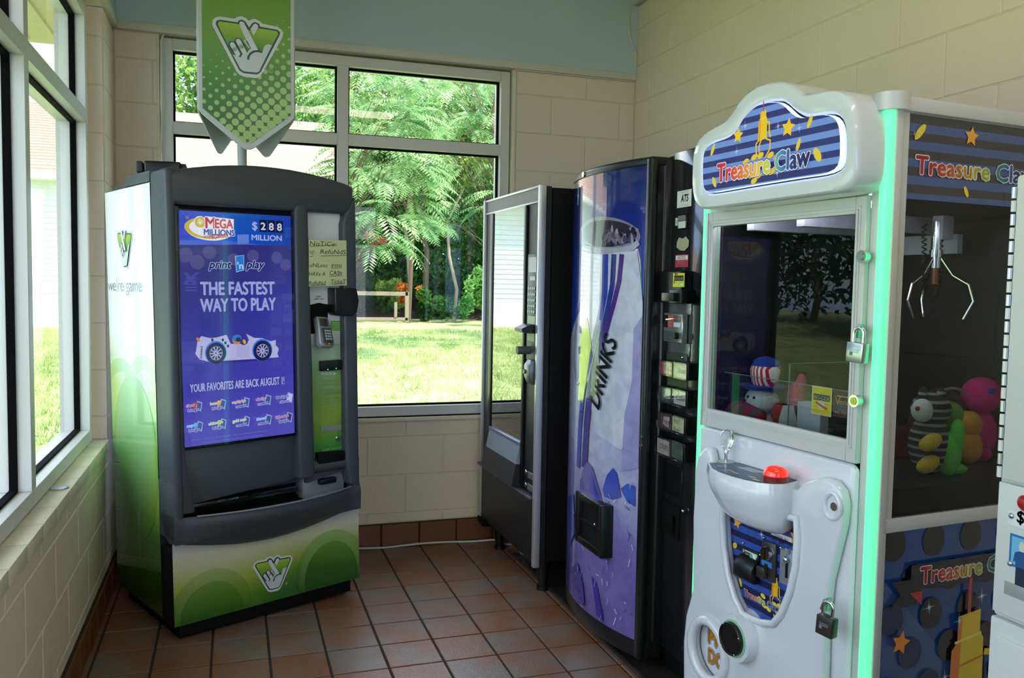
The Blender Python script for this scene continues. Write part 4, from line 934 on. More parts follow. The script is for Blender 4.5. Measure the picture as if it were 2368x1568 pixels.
# ------------------------------------------------------------------ drinks machine
DK = Frame(Vector((.845, -.40, 0)), -PI/2)
D = thing('drinks_machine', 'black drinks vending machine with a curved icy blue and white door', 'vending machine', mat_=DK.M)
def bub(u): return -.066*(1-((u-.355)/.345)**2)
BLKG = mat('glossy black panel', '1b1c20', .16, coat=.5, bump=.03, bscale=30)
MB().box(-.02, 1.02, .09, .70, .10, 1.85, .004).build('cabinet', BLKM, D)
MB().box(.715, 1.0, .083, .10, .10, 1.856, .003).build('control_panel', BLKG, D)
MB().box(.99, 1.022, .06, .12, .09, 1.85, .004).build('corner_post', BLKM, D)
MB().box(-.0, .96, .12, .68, 0, .10).build('base', BLKM, D)
us = [(.02+.672*k/24) for k in range(25)]
rim = mat('black door rim', '15161a', .3)
mb = MB()
mb.prism([(u, bub(u)-.004) for u in us]+[(.715, .0), (.715, .083), (-.01, .083), (-.01, .02)], 1.81, 1.842, .010, 3, axis='z')
mb.prism([(u, bub(u)-.002) for u in us]+[(.715, .0), (.715, .083), (-.01, .083), (-.01, .02)], .055, .118, .004, 2, axis='z')
mb.prism([(.69, -.008), (.712, -.006), (.716, .0), (.716, .02), (.710, .026), (.710, .05), (.716, .056), (.716, .085), (.67, .085), (.67, .0)], .055, 1.835, .002, 1, axis='z')
mb.prism([(-.012, .02), (.022, bub(.022)-.001), (.026, .03), (.026, .083), (-.012, .083)], .055, 1.83, .002, 1, axis='z')
mb.build('door_frame', rim, D)
c_ = .27; MB().cyl((c_, bub(c_)-.010, 1.826), (c_, bub(c_)+.01, 1.826), .011, n=20).build('lock', CHROME, D)
for u, z in ((.703, .83), (.703, .86)): MB().cyl((u, -.014, z), (u, 0, z), .006, n=12).build('screw', CHROME, D)
def B(px, py):
    v = -.03
    for _ in range(8): u, z = DK.V(px, py, v); v = bub(max(.0, min(.70, u)))
    return (u, z)
GU0, GU1, GZ0, GZ1 = .026, .690, .118, 1.812
P = Print(clip=[(GU0, GZ0), (GU1, GZ0), (GU1, GZ1), (GU0, GZ1)])
def ice(u, z):
    t = (z-GZ0)/(GZ1-GZ0)
    return ramp([(0, '5c529a'), (.18, '7a70b0'), (.30, '9a96c2'), (.40, 'b6b6d0'), (.52, 'c6c7d8'), (.8, 'c8c8d8'), (1, 'cccdda')], t+.05*math.sin(9*u+14*z))
P.grad(GU0, GZ0, GU1, GZ1, ice, 14, 40)
def bluef(u, z): return ramp([(1.25, '1440b4'), (1.5, '0c2c94'), (1.8, '081c66')], z)
Q = lambda pts: [B(*p) for p in pts]
P.poly([(GU0, GZ1), (GU0, 1.15)]+Q([(1352, 700), (1350, 590), (1390, 585), (1478, 575), (1484, 600), (1489, 700), (1494, 780)])+[(GU1, 1.25), (GU1, GZ1)], bluef)
ea, eb = B(1342, 538), B(1484, 556); ec = ((ea[0]+eb[0])/2, (ea[1]+eb[1])/2); er = (eb[0]-ea[0])/2
P.ell(*ec, er, .072, '8a8496', -.06, 40)
P.ell(ec[0]+.02, ec[1]+.008, er*.84, .050, '2c2838', -.06, 40)
for k in range(26):
    r_ = random.Random(k); P.ell(*B(1392+80*r_.random(), 530+28*r_.random()), .010+.020*r_.random(), .006+.010*r_.random(), ['4a4458', '6c6678', '1e1a2a', '9a94a8'][k % 4], r_.random()*3, 9)
P.line(Q([(1352, 572), (1390, 580), (1430, 581), (1465, 574), (1482, 560)]), .022, 'a8a6b4')
W1 = lambda u, z: mix('c9cbe0', 'a8a4cc', .5+.5*math.sin(11*u+3*z))
P.poly(Q([(1354, 585), (1400, 588), (1478, 580), (1486, 640), (1492, 720), (1490, 860), (1482, 1000), (1440, 1040), (1380, 1000), (1352, 800)])[::-1], 'c8c9d8')
P.poly(Q([(1470, 760), (1496, 720), (1496, 1080), (1440, 1090), (1448, 960), (1466, 880)])[::-1], '9c96c0')
for pts, w_, c in (([(1404, 588), (1402, 680), (1388, 750), (1370, 820), (1352, 900), (1345, 980), (1340, 1080)], .040, '1638a8'), ([(1424, 588), (1420, 660), (1410, 710), (1396, 770), (1376, 850), (1362, 930), (1356, 1010), (1352, 1080)], .030, '22318e'),
                   ([(1442, 588), (1436, 650), (1424, 700), (1408, 760), (1386, 840), (1370, 920), (1362, 1000), (1358, 1080)], .026, '4c2a86'), ([(1395, 760), (1376, 830), (1362, 900), (1354, 990)], .007, '20303c'), ([(1340, 700), (1334, 760), (1331, 830), (1336, 890), (1345, 880)], .006, '20303c'), ([(1348, 760), (1342, 800), (1345, 840)], .006, '20303c')): P.line(Q(pts), w_, c)
P.poly(Q([(1352, 740), (1362, 735), (1366, 760), (1372, 800), (1364, 850), (1352, 930), (1344, 925), (1345, 830)])[::-1], 'c4d85c')
for pts, c in (([(1342, 1145), (1350, 1090), (1362, 1068), (1374, 1080), (1392, 1140), (1400, 1180), (1370, 1170)], '6c66a8'), ([(1374, 1100), (1392, 1150), (1398, 1180), (1384, 1170)], '4a50a8'), ([(1345, 1110), (1352, 1100), (1358, 1160), (1346, 1160)], '5456a4'),
               ([(1398, 1130), (1408, 1098), (1422, 1082), (1430, 1092), (1436, 1120), (1440, 1150), (1420, 1155), (1402, 1148)], '3c50b0'), ([(1440, 1130), (1455, 1118), (1474, 1124), (1474, 1172), (1455, 1160)], '3456b8'),
               ([(1322, 1360), (1330, 1310), (1340, 1300), (1352, 1350), (1356, 1400), (1340, 1395)], '3a2c90'), ([(1372, 1330), (1384, 1350), (1398, 1420), (1400, 1440), (1384, 1420)], '2a2a98'), ([(1318, 1150), (1330, 1140), (1334, 1230), (1322, 1260)], '3444a8')): P.poly(Q(pts)[::-1], c)
for k in range(60):
    r_ = random.Random(100+k); x, y = 1330+140*r_.random(), 1085+380*r_.random()
    P.line(Q([(x, y), (x+r_.uniform(-6, 6), y+r_.uniform(4, 18))]), .0035, ['c8c8ea', '4a40a0', '9a96cc'][k % 3])
p0, p1 = B(1393, 948), B(1436, 790)
an = math.atan2(p1[1]-p0[1], p1[0]-p0[0]); P.text('DRINKS', *p0, .080, '0a0c18', w=math.hypot(p1[0]-p0[0], p1[1]-p0[1]), rot=an, off=.02, shear=.12)
P.build('door_picture', printmat('glossy ice picture', .12, coat=1.0, noise=.22), D, lambda u, z, o: (u, bub(u)-.003-o*.4, z), cuts=.028, label='curved picture of a blue striped cup and ice with the word drinks')
# vend opening
a, b = B(1342, 1283), B(1421, 1143); u0, u1 = B(1343, 1200)[0], B(1420, 1200)[0]; z1 = B(1380, 1160)[1]+.012; z0 = B(1380, 1270)[1]-.004
def ring(u0, u1, z0, z1, t, d): return [(u0, u0+t, z0, z1), (u1-t, u1, z0, z1), (u0+t, u1-t, z0, z0+t), (u0+t, u1-t, z1-t, z1)]
mb = MB()
for a_, b_, c__, d_ in ring(u0, u1, z0, z1, .028, 0):
    mb.box(a_, b_, bub((u0+u1)/2)-.030, bub((u0+u1)/2)+.03, c__, d_, .005)
mb.build('vend_frame', BLK, D)
mb = MB().box(u0+.02, u1-.02, -.076, -.064, z0+.02, z1-.02); mb.box(u0+.02, u1-.02, -.085, -.06, (z0+z1)/2-.005, (z0+z1)/2+.003, .002); mb.build('vend_well', BLKM, D)
for x in (.62, .80): MB().ball((u0+(u1-u0)*x, -.074, z0+(z1-z0)*.52), .006, 10).build('rivet', CHROME, D)
# control panel furniture
CV = .083
def c(px, py, v=CV): return DK.V(px, py, v)
def plate(name, x0, y0, x1, y1, m, d0=.004, d1=0, bev=.001, label=None, v=CV):
    (a, z1_), (b, z0_) = c(x0, y0, v), c(x1, y1, v); zm1 = c((x0+x1)/2, y0, v)[1]; zm0 = c((x0+x1)/2, y1, v)[1]
    return MB().box(a, b, v-d0, v-d1, zm0, zm1, bev, 1).build(name, m, D, label=label)
P = Print()
def rect_px(P, x0, y0, x1, y1, col):
    a = c(x0, (y0+y1)/2)[0]; b = c(x1, (y0+y1)/2)[0]; xm = (x0+x1)/2; P.rect(a, c(xm, y1)[1], b, c(xm, y0)[1], col)
rect_px(P, 1567, 440, 1600, 479, 'd6d8d4'); P.text('WARNING', *c(1583, 447), .008, '9a9c9a', w=.055, align='c'); P.text('ATS', *c(1584, 466), .024, '4a5480', w=.050, align='c', off=.03, shear=.15); P.text('security system', *c(1583, 476), .006, 'a4a6a4', w=.07, align='c')
rect_px(P, 1563, 504, 1569, 522, 'c4c6c6'); P.text('12', *c(1566, 516), .010, '303234', align='c')
rect_px(P, 1563, 589, 1593, 618, 'b8303a'); rect_px(P, 1564, 591, 1592, 601, 'd8d4d4'); P.text('NOTICE', *c(1578, 600), .012, 'b03040', w=.052, align='c', off=.01); P.text('BILL VALIDATOR', *c(1578, 608), .007, 'e8dcdc', w=.05, align='c', off=.02); P.text('SLOW TO ACCEPT BILLS', *c(1578, 614), .006, 'e8dcdc', w=.06, align='c', off=.02)
P.poly([c(x, y) for x, y in ((1567, 560), (1572, 549), (1580, 552), (1588, 547), (1595, 556), (1594, 570), (1585, 580), (1574, 579), (1566, 572))][::-1], 'a89f86')
P.build('stickers', INKP, D, lambda u, z, o: (u, CV-.0015-o*.4, z), label='warning, notice and torn stickers')
plate('price_display', 1571, 495, 1591, 529, BLK, .006); plate('display_window', 1573, 498, 1589, 511, mat('grey display', '7b7778', .2), .008, .005); plate('price_card', 1573, 512, 1589, 528, mat('white card', 'cfd0ca', .6), .008, .005)
plate('mount_plate', 1547, 700, 1600, 727, STEEL, .004); plate('mount_plate', 1546, 792, 1596, 821, STEEL, .004); plate('cover_plate', 1545, 815, 1592, 841, mat('grey steel', '55584f', .35, metal=.5), .008)
plate('cover_strip', 1540, 874, 1588, 905, mat('olive film', '4c5638', .4), .002)
x = plate('bill_validator', 1556, 627, 1600, 702, BLK, .045, 0, .004)
a, z1_ = c(1556, 629, .036); b, z0_ = c(1583, 664, .036)
P = Print(); P.rect(a, z0_, b-.004, z1_-.004, 'd4cc3c'); P.rect(a+.008, z1_-.030, b-.010, z1_-.012, '202018'); P.text('INSERT BILL HERE', (a+b)/2-.002, z1_-.026, .008, 'e4e0a8', w=(b-a)*.72, align='c', off=.02)
P.rect((a+b)/2, z0_+.008, b-.010, z1_-.034, '7cc0a8'); P.poly([((a+b)/2+.01, z0_+.012), (b-.012, z0_+.012), (b-.02, z1_-.045)], 'dfe8dc'); P.text('BILLS', a+.012, z0_+.04, .007, '3a3a20', off=.02); P.line([(a+.010, z1_-.03), (a+.010, z0_+.012)], .004, '202018')
P.build('bill_label', INKP, D, lambda u, z, o: (u, .0375-o*.4, z))
u0, z1_ = c(1540, 670, -.02); u1, z0_ = c(1568, 702, -.02)
MB().box(u0+.012, u1+.01, -.015, .04, z0_, z1_, .004).build('bill_guide', BLK, D); MB().box(u0+.014, u1-.002, -.017, -.014, z0_+.040, z1_-.004, .002).build('guide_plate', mat('grey guide', '8b8d8f', .4), D); MB().box(u0-.004, u1-.01, -.035, -.01, z0_+.006, z0_+.034, .004).build('bill_mouth', BLK, D)
plate('coin_unit', 1548, 724, 1590, 792, mat('satin steel', '9fa2a4', .3, metal=.7), .022, 0, .003)
plate('coin_slot', 1550, 728, 1557, 757, BLK, .024, .02, 0, v=.083); plate('coin_card', 1559, 729, 1570, 757, mat('red and white card', 'b45a4c', .5), .024, .02); plate('coin_window', 1572, 731, 1587, 743, mat('reddish window', '6b4a46', .2), .024, .02); plate('coin_card', 1572, 746, 1587, 757, mat('blue white card', 'c4d0dc', .5), .024, .02)
plate('lock_plate', 1551, 766, 1581, 787, STEEL, .028, .02, .002)
cc = c(1563, 777, .055); MB().cyl((cc[0], .045, cc[1]), (cc[0], .06, cc[1]), .012, n=20).build('lock', BLK, D)
cc = c(1548, 739, .05); MB().cyl((cc[0]-.0, .035, cc[1]), (cc[0]+.012, .062, cc[1]+.003), .003, n=8).build('return_lever', CHROME, D)
cc = c(1576, 827, .07); MB().ball((cc[0], .074, cc[1]), .006, 10).build('screw', CHROME, D)
# selection buttons
BT_ = [(1524, 1555, 834, 870, 'b4473c', 'LEMONADE', 'd8c4bc'), (1556, 1588, 838, 878, 'd0cfc6', 'Water', 'c07868'), (1521, 1552, 894, 932, '33443c', 'Tea', 'c4ccc0'), (1553, 1586, 901, 941, 'c3c2bc', 'Coke', 'b04040'),
       (1519, 1550, 954, 995, '4d2224', 'Dr Pepper', 'b8a09c'), (1550, 1582, 962, 1004, 'ccd0a2', 'ROOT BEER', '1e2418'), (1515, 1548, 1013, 1055, 'aca29a', 'GRAPE', '5a4046'), (1548, 1580, 1022, 1066, '44584c', 'Sprite', 'd0dcd4')]
BG = glassmat('clear button lens', (1, 1, 1), 1.45, .96, base=.01, refl=.35)
for i, (x0, x1, y0, y1, col, t, tc_) in enumerate(BT_):
    v = .035; xm = (x0+x1)/2; (a, _), (b, _) = c(x0, y0, v), c(x1, y0, v); z1_ = c(xm, y0, v)[1]; z0_ = c(xm, y1, v)[1]; a += .002; b -= .002
    e = bpy.data.objects.new('selection_button', None); COL.objects.link(e); e.parent = D
    MB().box(a, b, .042, .083, z0_, z1_, .005).build('button_body', BLK, e)
    P = Print(); P.rect(a+.006, z0_+.006, b-.006, z1_-.006, col)
    if t == 'LEMONADE': P.rect(a+.030, z0_+.008, b-.012, z1_-.008, 'd8c4bc')
    if t == 'Tea': P.rect(a+.034, z0_+.018, b-.010, z1_-.008, 'cfd6cc')
    if t == 'Dr Pepper': P.poly([(a+.035, z0_+.02), (b-.014, z0_+.012), (b-.010, z1_-.012), (a+.04, z1_-.014)], 'c0a8a2'); P.rect(a+.004, z0_+.004, a+.02, z1_-.004, '3c2024')
    if ' ' in t and t[0] == 'R': P.text('RooT', a+.014, (z0_+z1_)/2+.004, .018, tc_, w=.045, shear=.1); P.text('Beer', a+.014, (z0_+z1_)/2-.026, .018, tc_, w=.045, shear=.1)
    else: P.text(t, (a+b)/2+.008, (z0_+z1_)/2-.008, .020 if t not in ('GRAPE',) else .018, tc_, w=(b-a)*.62, align='c', off=.01, shear=.15 if t != 'GRAPE' else 0)
    P.build('flavour_card', INKP, e, lambda u, z, o: (u, .0395-o*.3, z))
    MB().box(a-.001, b+.001, .030, .036, z0_-.001, z1_+.001, .0025, 1).build('lens', BG, e)
plate('lower_panel', 1530, 1075, 1578, 1145, BLK, .004); plate('coin_return', 1536, 1165, 1572, 1240, BLKM, .006)
a, z_ = c(1555, 1200); MB().prism([(a-.03, z_-.04), (a+.03, z_-.04), (a+.03, z_+.02)], .060, .083, .002).build('return_cup', BLK, D)
cc = c(1577, 1182, .07); MB().ball((cc[0], .075, cc[1]), .007, 10).build('screw', CHROME, D)
# rubber mat
fm = MB().prism([(.842, .30), (.836, -.4), (.838, -.95), (.845, -1.46), (1.56, -1.50), (1.57, .30)], .0, .006, .002, 1, axis='z').build('floor_mat', mat('worn black rubber', '1f1d1c', .6, bump=.4, bscale=20, vary=.4, vscale=10))
tag(fm, 'worn black rubber mat on the tiles under the drinks machine', 'mat')
MB().box(.832, .852, -1.46, .30, .001, .012, .004).build('curled_edge', mat('scuffed rubber edge', '2c2a28', .5, bump=.6, bscale=15, vary=.5, vscale=20), fm)
# cord and the white cap under the snack machine
fz = lambda px, py, z=0: WORLD.Z(px, py, z)
pts = []
cp = [(800, 1276), (832, 1268), (880, 1262), (930, 1261), (1000, 1253), (1060, 1252), (1120, 1250), (1143, 1250), (1165, 1257), (1190, 1258), (1210, 1262)]
cp = [fz(*q, .008) for q in cp]
from mathutils.geometry import interpolate_bezier
for i in range(len(cp)-1):
    for k in range(4): pts.append((cp[i][0]+(cp[i+1][0]-cp[i][0])*k/4, min(Yb-.03, cp[i][1]+(cp[i+1][1]-cp[i][1])*k/4), .008+.003*math.sin(i*2.1+k*.5)))
tag(MB().tube(pts, .0055, 8).build('power_cord', mat('white cord', 'c9c6bc', .5)), 'white cord running along the floor tiles below the back window', 'cord')
q = fz(1203, 1272, .03)
wc = MB().lathe([(0, 0), (.030, 0), (.036, .012), (.036, .05), (.030, .058), (0, .06)], (0, 0, 0), 24).build('plastic_cap', mat('white plastic cap', 'd8d8d4', .5))
wc.matrix_world = Matrix.Translation((q[0]+.02, q[1]+.02, .037)) @ Matrix.Rotation(PI/2, 4, 'X') @ Matrix.Rotation(.4, 4, 'Y')
tag(wc, 'small white plastic cap lying under the snack machine', 'cap')
# cables on the walls
mb = MB(); a = WORLD.V(372, 85, Yb-.008); b = WORLD.V(374, 380, Yb-.008)
mb.tube([(a[0]+.012, Yb-.008, 2.53), (a[0], Yb-.008, 2.50), (a[0]+.002, Yb-.008, 2.2), (b[0]-.006, Yb-.008, 1.9), (b[0]+.002, Yb-.008, 1.6), (b[0]+.01, Yb-.008, 1.2)], .004, 6)
tag(mb.build('wall_cable', BEIGE2), 'thin painted cable hanging beside the left edge of the back window', 'cable')
y_ = Yb-.007; r1 = [(1192, 143), (1260, 153), (1330, 161), (1400, 168), (1458, 171)]; pp = [(WORLD.V(*q_, y_)[0], y_, 2.534) for q_ in r1]
pp += [(Xr-.008, y_, 2.54), (Xr-.007, y_-.002, 2.60), (Xr-.012, Yb-.021, 2.68), (Xr-.05, Yb-.019, 2.78), (Xr-.062, Yb-.019, 2.88), (Xr-.04, Yb-.019, 2.95)]
tag(MB().tube(pp, .0035, 6).build('wall_cable', BEIGE2), 'thin painted cable under the white trim rising at the right corner', 'cable')
# small foil lid on the sill
q = WORLD.Z(147, 1128, WZ0); fo = MB().lathe([(0, .004), (.02, .003), (.03, .0), (.032, .003), (.031, .005), (0, .007)], (0, 0, 0), 22).build('foil_lid', mat('crumpled foil', 'b9c2c6', .25, metal=.8, bump=.5, bscale=60))
fo.location = (Xl-.035, q[1], WZ0-.002); tag(fo, 'small silver foil lid lying on the left window sill', 'lid')
# ------------------------------------------------------------------ claw machine
CW = Frame(Vector((.80, -1.5664, 0)), -1.4695)
PFZ = .925
CWM = thing('claw_machine', 'white claw machine with a cloud shaped sign and green light strips', 'arcade machine', mat_=CW.M)
W_, DP, HT = .668, .695, 1.80
FG = mat('white fibreglass', 'd4dade', .22, coat=.7, vary=.03, vscale=6); AW = mat('satin white aluminium', 'c9cac8', .38, metal=.15)
LED = mat('green light strip', '60ffa8', .3, emit='6cffae', es=.62); INT = mat('black interior panel', '101214', .3)
NAVY, BLU, BLK2 = '232a5c', '3f64b0', '16182a'
def stripes(P, x0, z0, x1, z1, h, c1, c2, sl=0):
    k = 0; z = z1
    while z > z0-abs(sl)*(x1-x0)-h: P.poly([(x0, z-h), (x1, z-h+sl*(x1-x0)), (x1, z+sl*(x1-x0)), (x0, z)], c1 if k % 2 else c2, False); z -= h; k += 1
def title(P, x, y, h, w, rot=0, out2='1a2358', glow=True):
    V0, _ = glyphs('Treasure Claw', 0, 0); 
    ca, sa = math.cos(rot), math.sin(rot)
    def col(a, b):
        s = ((a-x)*ca+(b-y)*sa)/w; t = (-(a-x)*sa+(b-y)*ca)/h
        return ramp([(0, 'c8283c'), (.16, 'd8443c'), (.32, 'e8823c'), (.46, 'e8c840'), (.62, 'b8d850'), (.68, '58b0a0'), (.76, '3c78b8'), (.84, '2c4078'), (1, '24305c')], s)
    P.text('Treasure Claw', x, y, h, col, w=w, rot=rot, off=.034, out='e6e6f0', outw=.034, out2=out2, out2w=.058)
def clawpic(P, x, z, k, c1='e8c41c', c2='d89018'):
    """yellow picture of a claw hanging from a red string, about 1 unit tall times k"""
    r = lambda pts: [(x+a*k, z+b*k) for a, b in pts]
    P.poly(r([(-.012, 1.0), (-.012, .78), (.012, .78), (.012, 1.0)])[::-1], 'b82830')
    P.poly(r([(-.08, .80), (.09, .82), (.09, .70), (.12, .66), (.13, .28), (-.13, .24), (-.12, .62), (-.08, .66)])[::-1] if False else r([(-.13, .24), (.13, .28), (.12, .66), (.09, .70), (.09, .82), (-.08, .80), (-.08, .66), (-.12, .62)]), c1)
    P.poly(r([(-.13, .24), (-.06, .25), (-.05, .79), (-.08, .80), (-.08, .66), (-.12, .62)]), c2); P.line(r([(-.11, .52), (.12, .56)]), .012*k, c2); P.line(r([(-.10, .66), (.10, .69)]), .014*k, 'f4dc58')
    P.line(r([(.13, .58), (.19, .57), (.20, .36), (.24, .28)]), .035*k, c1)
    for pts in ([(-.09, .27), (-.17, .20), (-.16, .05), (-.08, -.08)], [(-.02, .27), (-.08, .14), (-.06, .0), (-.02, -.08)], [(.11, .27), (.24, .22), (.23, .05), (.12, -.08)]): P.line(r(pts), .03*k, c1)
def ellc(P, x, z, rx, ry, rot, c='e2cc30'): P.ell(x, z, rx, ry, c, rot, 18)
# cabinet shell
mb = MB(); mb.box(.0, W_, .06, DP, .03, .832).box(.625, W_, .0, .06, .03, .832).box(.0, .64, .0, .06, .60, .832).box(0, W_, 0, DP, 1.786, HT, .004)
mb.build('cabinet', AW, CWM)
MB().box(-.004, W_+.012, -.006, DP, 1.788, 1.822, .006).cyl((W_-.022, .006, 1.790), (W_-.022, .006, 1.829), .040, n=28).build('top_cap', AW, CWM)
for x in (.0, W_-.02):
    for y in (.02, DP-.02): MB().box(x, x+.02, y, y+.02, .83, 1.79).build('post', AW, CWM)
MB().box(.0, .02, .03, DP, .83, 1.79).box(.02, W_-.02, DP-.012, DP, .83, 1.79).build('inner_wall', INT, CWM)
MB().box(.02, W_-.02, .02, DP-.012, .85, PFZ).build('prize_floor', mat('dark prize floor', '141618', .6), CWM)
MB().box(.02, W_-.02, .02, DP-.012, 1.60, 1.786).build('gantry_box', BLKM, CWM)
MB().box(W_-.012, W_+.004, .0, DP, .832, .864, .002).box(W_-.012, W_+.004, .0, DP, .04, .05).box(W_-.014, W_+.004, .0, .014, .864, 1.788, .002).box(W_-.014, W_+.004, .0, .022, .05, .832, .002).build('side_frame', AW, CWM)
SG = glassmat('smoked cabinet glass', (.84, .88, .88), 1.5, .9, base=.0, refl=.8)
def sheet(name, V, m, parent):
    me = bpy.data.meshes.new(name); me.from_pydata(V, [], [(0, 1, 2, 3)]); me.materials.append(m); o = bpy.data.objects.new(name, me); COL.objects.link(o); o.parent = parent; return o
sheet('side_glass', [(W_-.002, .014, .864), (W_-.002, DP, .864), (W_-.002, DP, 1.788), (W_-.002, .014, 1.788)], SG, CWM)
# side prints: x coordinate of print = depth y
P = Print(clip=[(.014, 1.597), (DP, 1.597), (DP, 1.786), (.014, 1.786)])
stripes(P, .0, 1.597, DP, 1.786, .0195, '2c4c88', '1a1c2e')
a = CW.U(2118, 388, W_); b = CW.U(2368, 414, W_)
title(P, a[0], a[1]-.012, .040, (b[0]-a[0])*1.10)
ellc(P, *CW.U(2128, 305, W_), .009, .024, -.75); P.star(*CW.U(2247, 316, W_), .024, 'e8a020', .1); ellc(P, *CW.U(2234, 444, W_), .006, .014, .5); P.sparkle(*CW.U(2115, 310, W_), .018, '8890a0')
P.build('side_header', INKG, CWM, lambda y, z, o: (W_-.0015+o*.4, y, z))
P = Print(clip=[(.022, .05), (DP, .05), (DP, .832), (.022, .832)])
P.grad(.022, .05, DP, .832, lambda y, z: mix('1c4484', '182c60', (y-.3)/.4 if z > .5 else .3), 6, 6)
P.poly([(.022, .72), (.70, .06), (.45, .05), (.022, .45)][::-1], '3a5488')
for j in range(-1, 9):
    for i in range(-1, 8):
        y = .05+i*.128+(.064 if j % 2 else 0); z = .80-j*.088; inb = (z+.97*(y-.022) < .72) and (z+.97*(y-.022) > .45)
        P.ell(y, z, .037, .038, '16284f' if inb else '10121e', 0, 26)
U_ = lambda px, py: CW.U(px, py, W_)
P.poly([U_(2098, 1304), U_(2330, 1268), U_(2330, 1330), U_(2120, 1358), U_(2110, 1394), U_(2047, 1408), U_(2072, 1372), U_(2051, 1344), U_(2096, 1337)][::-1], '11131f'); P.poly([U_(2094, 1368), U_(2123, 1363), U_(2121, 1395)][::-1], 'b8202c')
a = U_(2118, 1347); b = U_(2262, 1330); title(P, a[0], a[1], .040, (b[0]-a[0])*1.62, 0)
e = U_(2237, 1350); clawpic(P, e[0]-.005, e[1]-.44, .46, 'e0c01c', 'd87c1c')
P.star(*U_(2072, 1482), .030, 'e88a20', .25)
for px, py in ((2137, 1400), (2258, 1374), (2206, 1430), (2172, 1560)): P.sparkle(*U_(px, py), .022)
P.build('side_picture', INKG, CWM, lambda y, z, o: (W_+.001+o*.4, y, z))
MB().box(W_-.006, W_+.0005, .02, DP, .05, .832).build('side_panel', AW, CWM)
# light strips
for x, n_ in ((.010, 1), (W_-.014, 2)): MB().cyl((x, -.006, .02), (x, -.006, 1.79), .0155, n=24).build('light_strip', LED, CWM)
MB().box(.02, .6, -.012, .0, 1.605, 1.63).box(.612, W_-.028, -.006, .01, .02, 1.79, .002).box(W_-.002, W_+.006, -.004, .016, .02, 1.79, .002).build('front_frame', AW, CWM)
# door
mb = MB(); dz0, dz1, du0, du1 = .985, 1.606, .020, .612; gz0, gz1, gu0, gu1 = 1.037, 1.566, .048, .580
for a, b, c__, d_ in ((du0, gu0, dz0, dz1), (gu1, du1, dz0, dz1), (gu0, gu1, dz0, gz0), (gu0, gu1, gz1, dz1)): mb.box(a, b, -.020, -.004, c__, d_, .0015, 1)
for e_ in (.010, .018):
    for a, b, c__, d_ in ((gu0-e_, gu0-e_+.002, gz0-e_, gz1+e_), (gu1+e_-.002, gu1+e_, gz0-e_, gz1+e_), (gu0-e_, gu1+e_, gz0-e_, gz0-e_+.002), (gu0-e_, gu1+e_, gz1+e_-.002, gz1+e_)): mb.box(a, b, -.0225, -.019, c__, d_)
dr = mb.build('door', AW, CWM)
MB().cyl((.0235, -.020, dz0), (.0235, -.020, dz1), .0035, n=10).build('hinge', STEEL, dr)
DG = glassmat('smoked door glass', (.8, .84, .84), 1.5, .9, base=.0, refl=.5)
sheet('door_glass', [(gu0, -.010, gz0), (gu1, -.010, gz0), (gu1, -.010, gz1), (gu0, -.010, gz1)], DG, dr)
for px, py, m_ in ((2001, 594, CHROME), (1984, 927, mat('brass lock', 'b8c860', .3, metal=.7))):
    u, z = CW.V(px, py, -.02); MB().cyl((u, -.034, z), (u, -.018, z), .0145, n=24).build('door_lock', CHROME, dr); MB().cyl((u, -.0355, z), (u, -.033, z), .009, n=20).box(u-.001, u+.001, -.0362, -.035, z-.006, z+.006).build('lock_face', m_, dr)
# door stickers: on the inner acrylic fence
P = Print()
FV = .055
def f(px, py, v=FV): return CW.V(px, py, v)
a, b, c__, d_ = f(1880, 891), f(1926, 898), f(1922, 964), f(1877, 956); m0, m1, n0, n1 = a[0], b[0], (c__[1]+d_[1])/2, (a[1]+b[1])/2
P.rect(m0, n0, m1, n1, 'd8dcc8'); P.rect(m0+.002, n0+.002, m1-.002, n1-.002, 'dcc818'); P.rect(m0+.006, n1-.036, m1-.006, n1-.020, '3a3c3c'); P.text('BIO-CIDE', (m0+m1)/2, n1-.033, .0095, 'dcdcd0', w=(m1-m0)*.78, align='c', off=.01)
P.text('a most effective cleaner', (m0+m1)/2, n1-.044, .003, '50481c', w=(m1-m0)*.7, align='c'); P.text('for bacteria and viruses', (m0+m1)/2, n1-.054, .003, '50481c', w=(m1-m0)*.7, align='c')
P.ell((m0+m1)/2-.0, n0+.026, .012, c='d0ccc0'); P.poly([((m0+m1)/2-.02, n0+.034), ((m0+m1)/2-.019, n0+.028), ((m0+m1)/2+.020, n0+.014), ((m0+m1)/2+.020, n0+.021)], 'b8402c')
a = f(1930, 905); P.rect(a[0], a[1]-.062, a[0]+.11, a[1], '5c1c30'); P.rect(a[0]+.003, a[1]-.058, a[0]+.11, a[1]-.004, '2a1f4c'); P.text('V', a[0]+.005, a[1]-.032, .022, 'dca024', off=.02); P.text('enco', a[0]+.020, a[1]-.030, .015, 'dca024', w=.05, off=.02); P.line([(a[0]+.012, a[1]-.0095), (a[0]+.09, a[1]-.0095)], .003, 'dca024'); P.text('automatic industries', a[0]+.012, a[1]-.036, .003, '5a68c0', w=.06); P.text('Sales & Service', a[0]+.015, a[1]-.044, .005, 'a8585c', w=.05); P.text('800-762-9962', a[0]+.006, a[1]-.055, .0075, 'd0a068', w=.066, off=.02)
P.build('stickers', INKP, CWM, lambda u, z, o: (u, FV-.002-o*.3, z))
ACR = glassmat('clear acrylic', (.93, .95, .95), 1.45, .95, base=.02); fzt = f(1800, 879)[1]
sheet('acrylic_fence', [(.03, FV, .87), (.64, FV, .87), (.64, FV, fzt), (.03, FV, fzt)], ACR, CWM)
sheet('acrylic_divider', [(.3005, FV, .93), (.3005, .30, .93), (.3005, .30, fzt+.05), (.3005, FV, fzt+.05)], ACR, CWM)
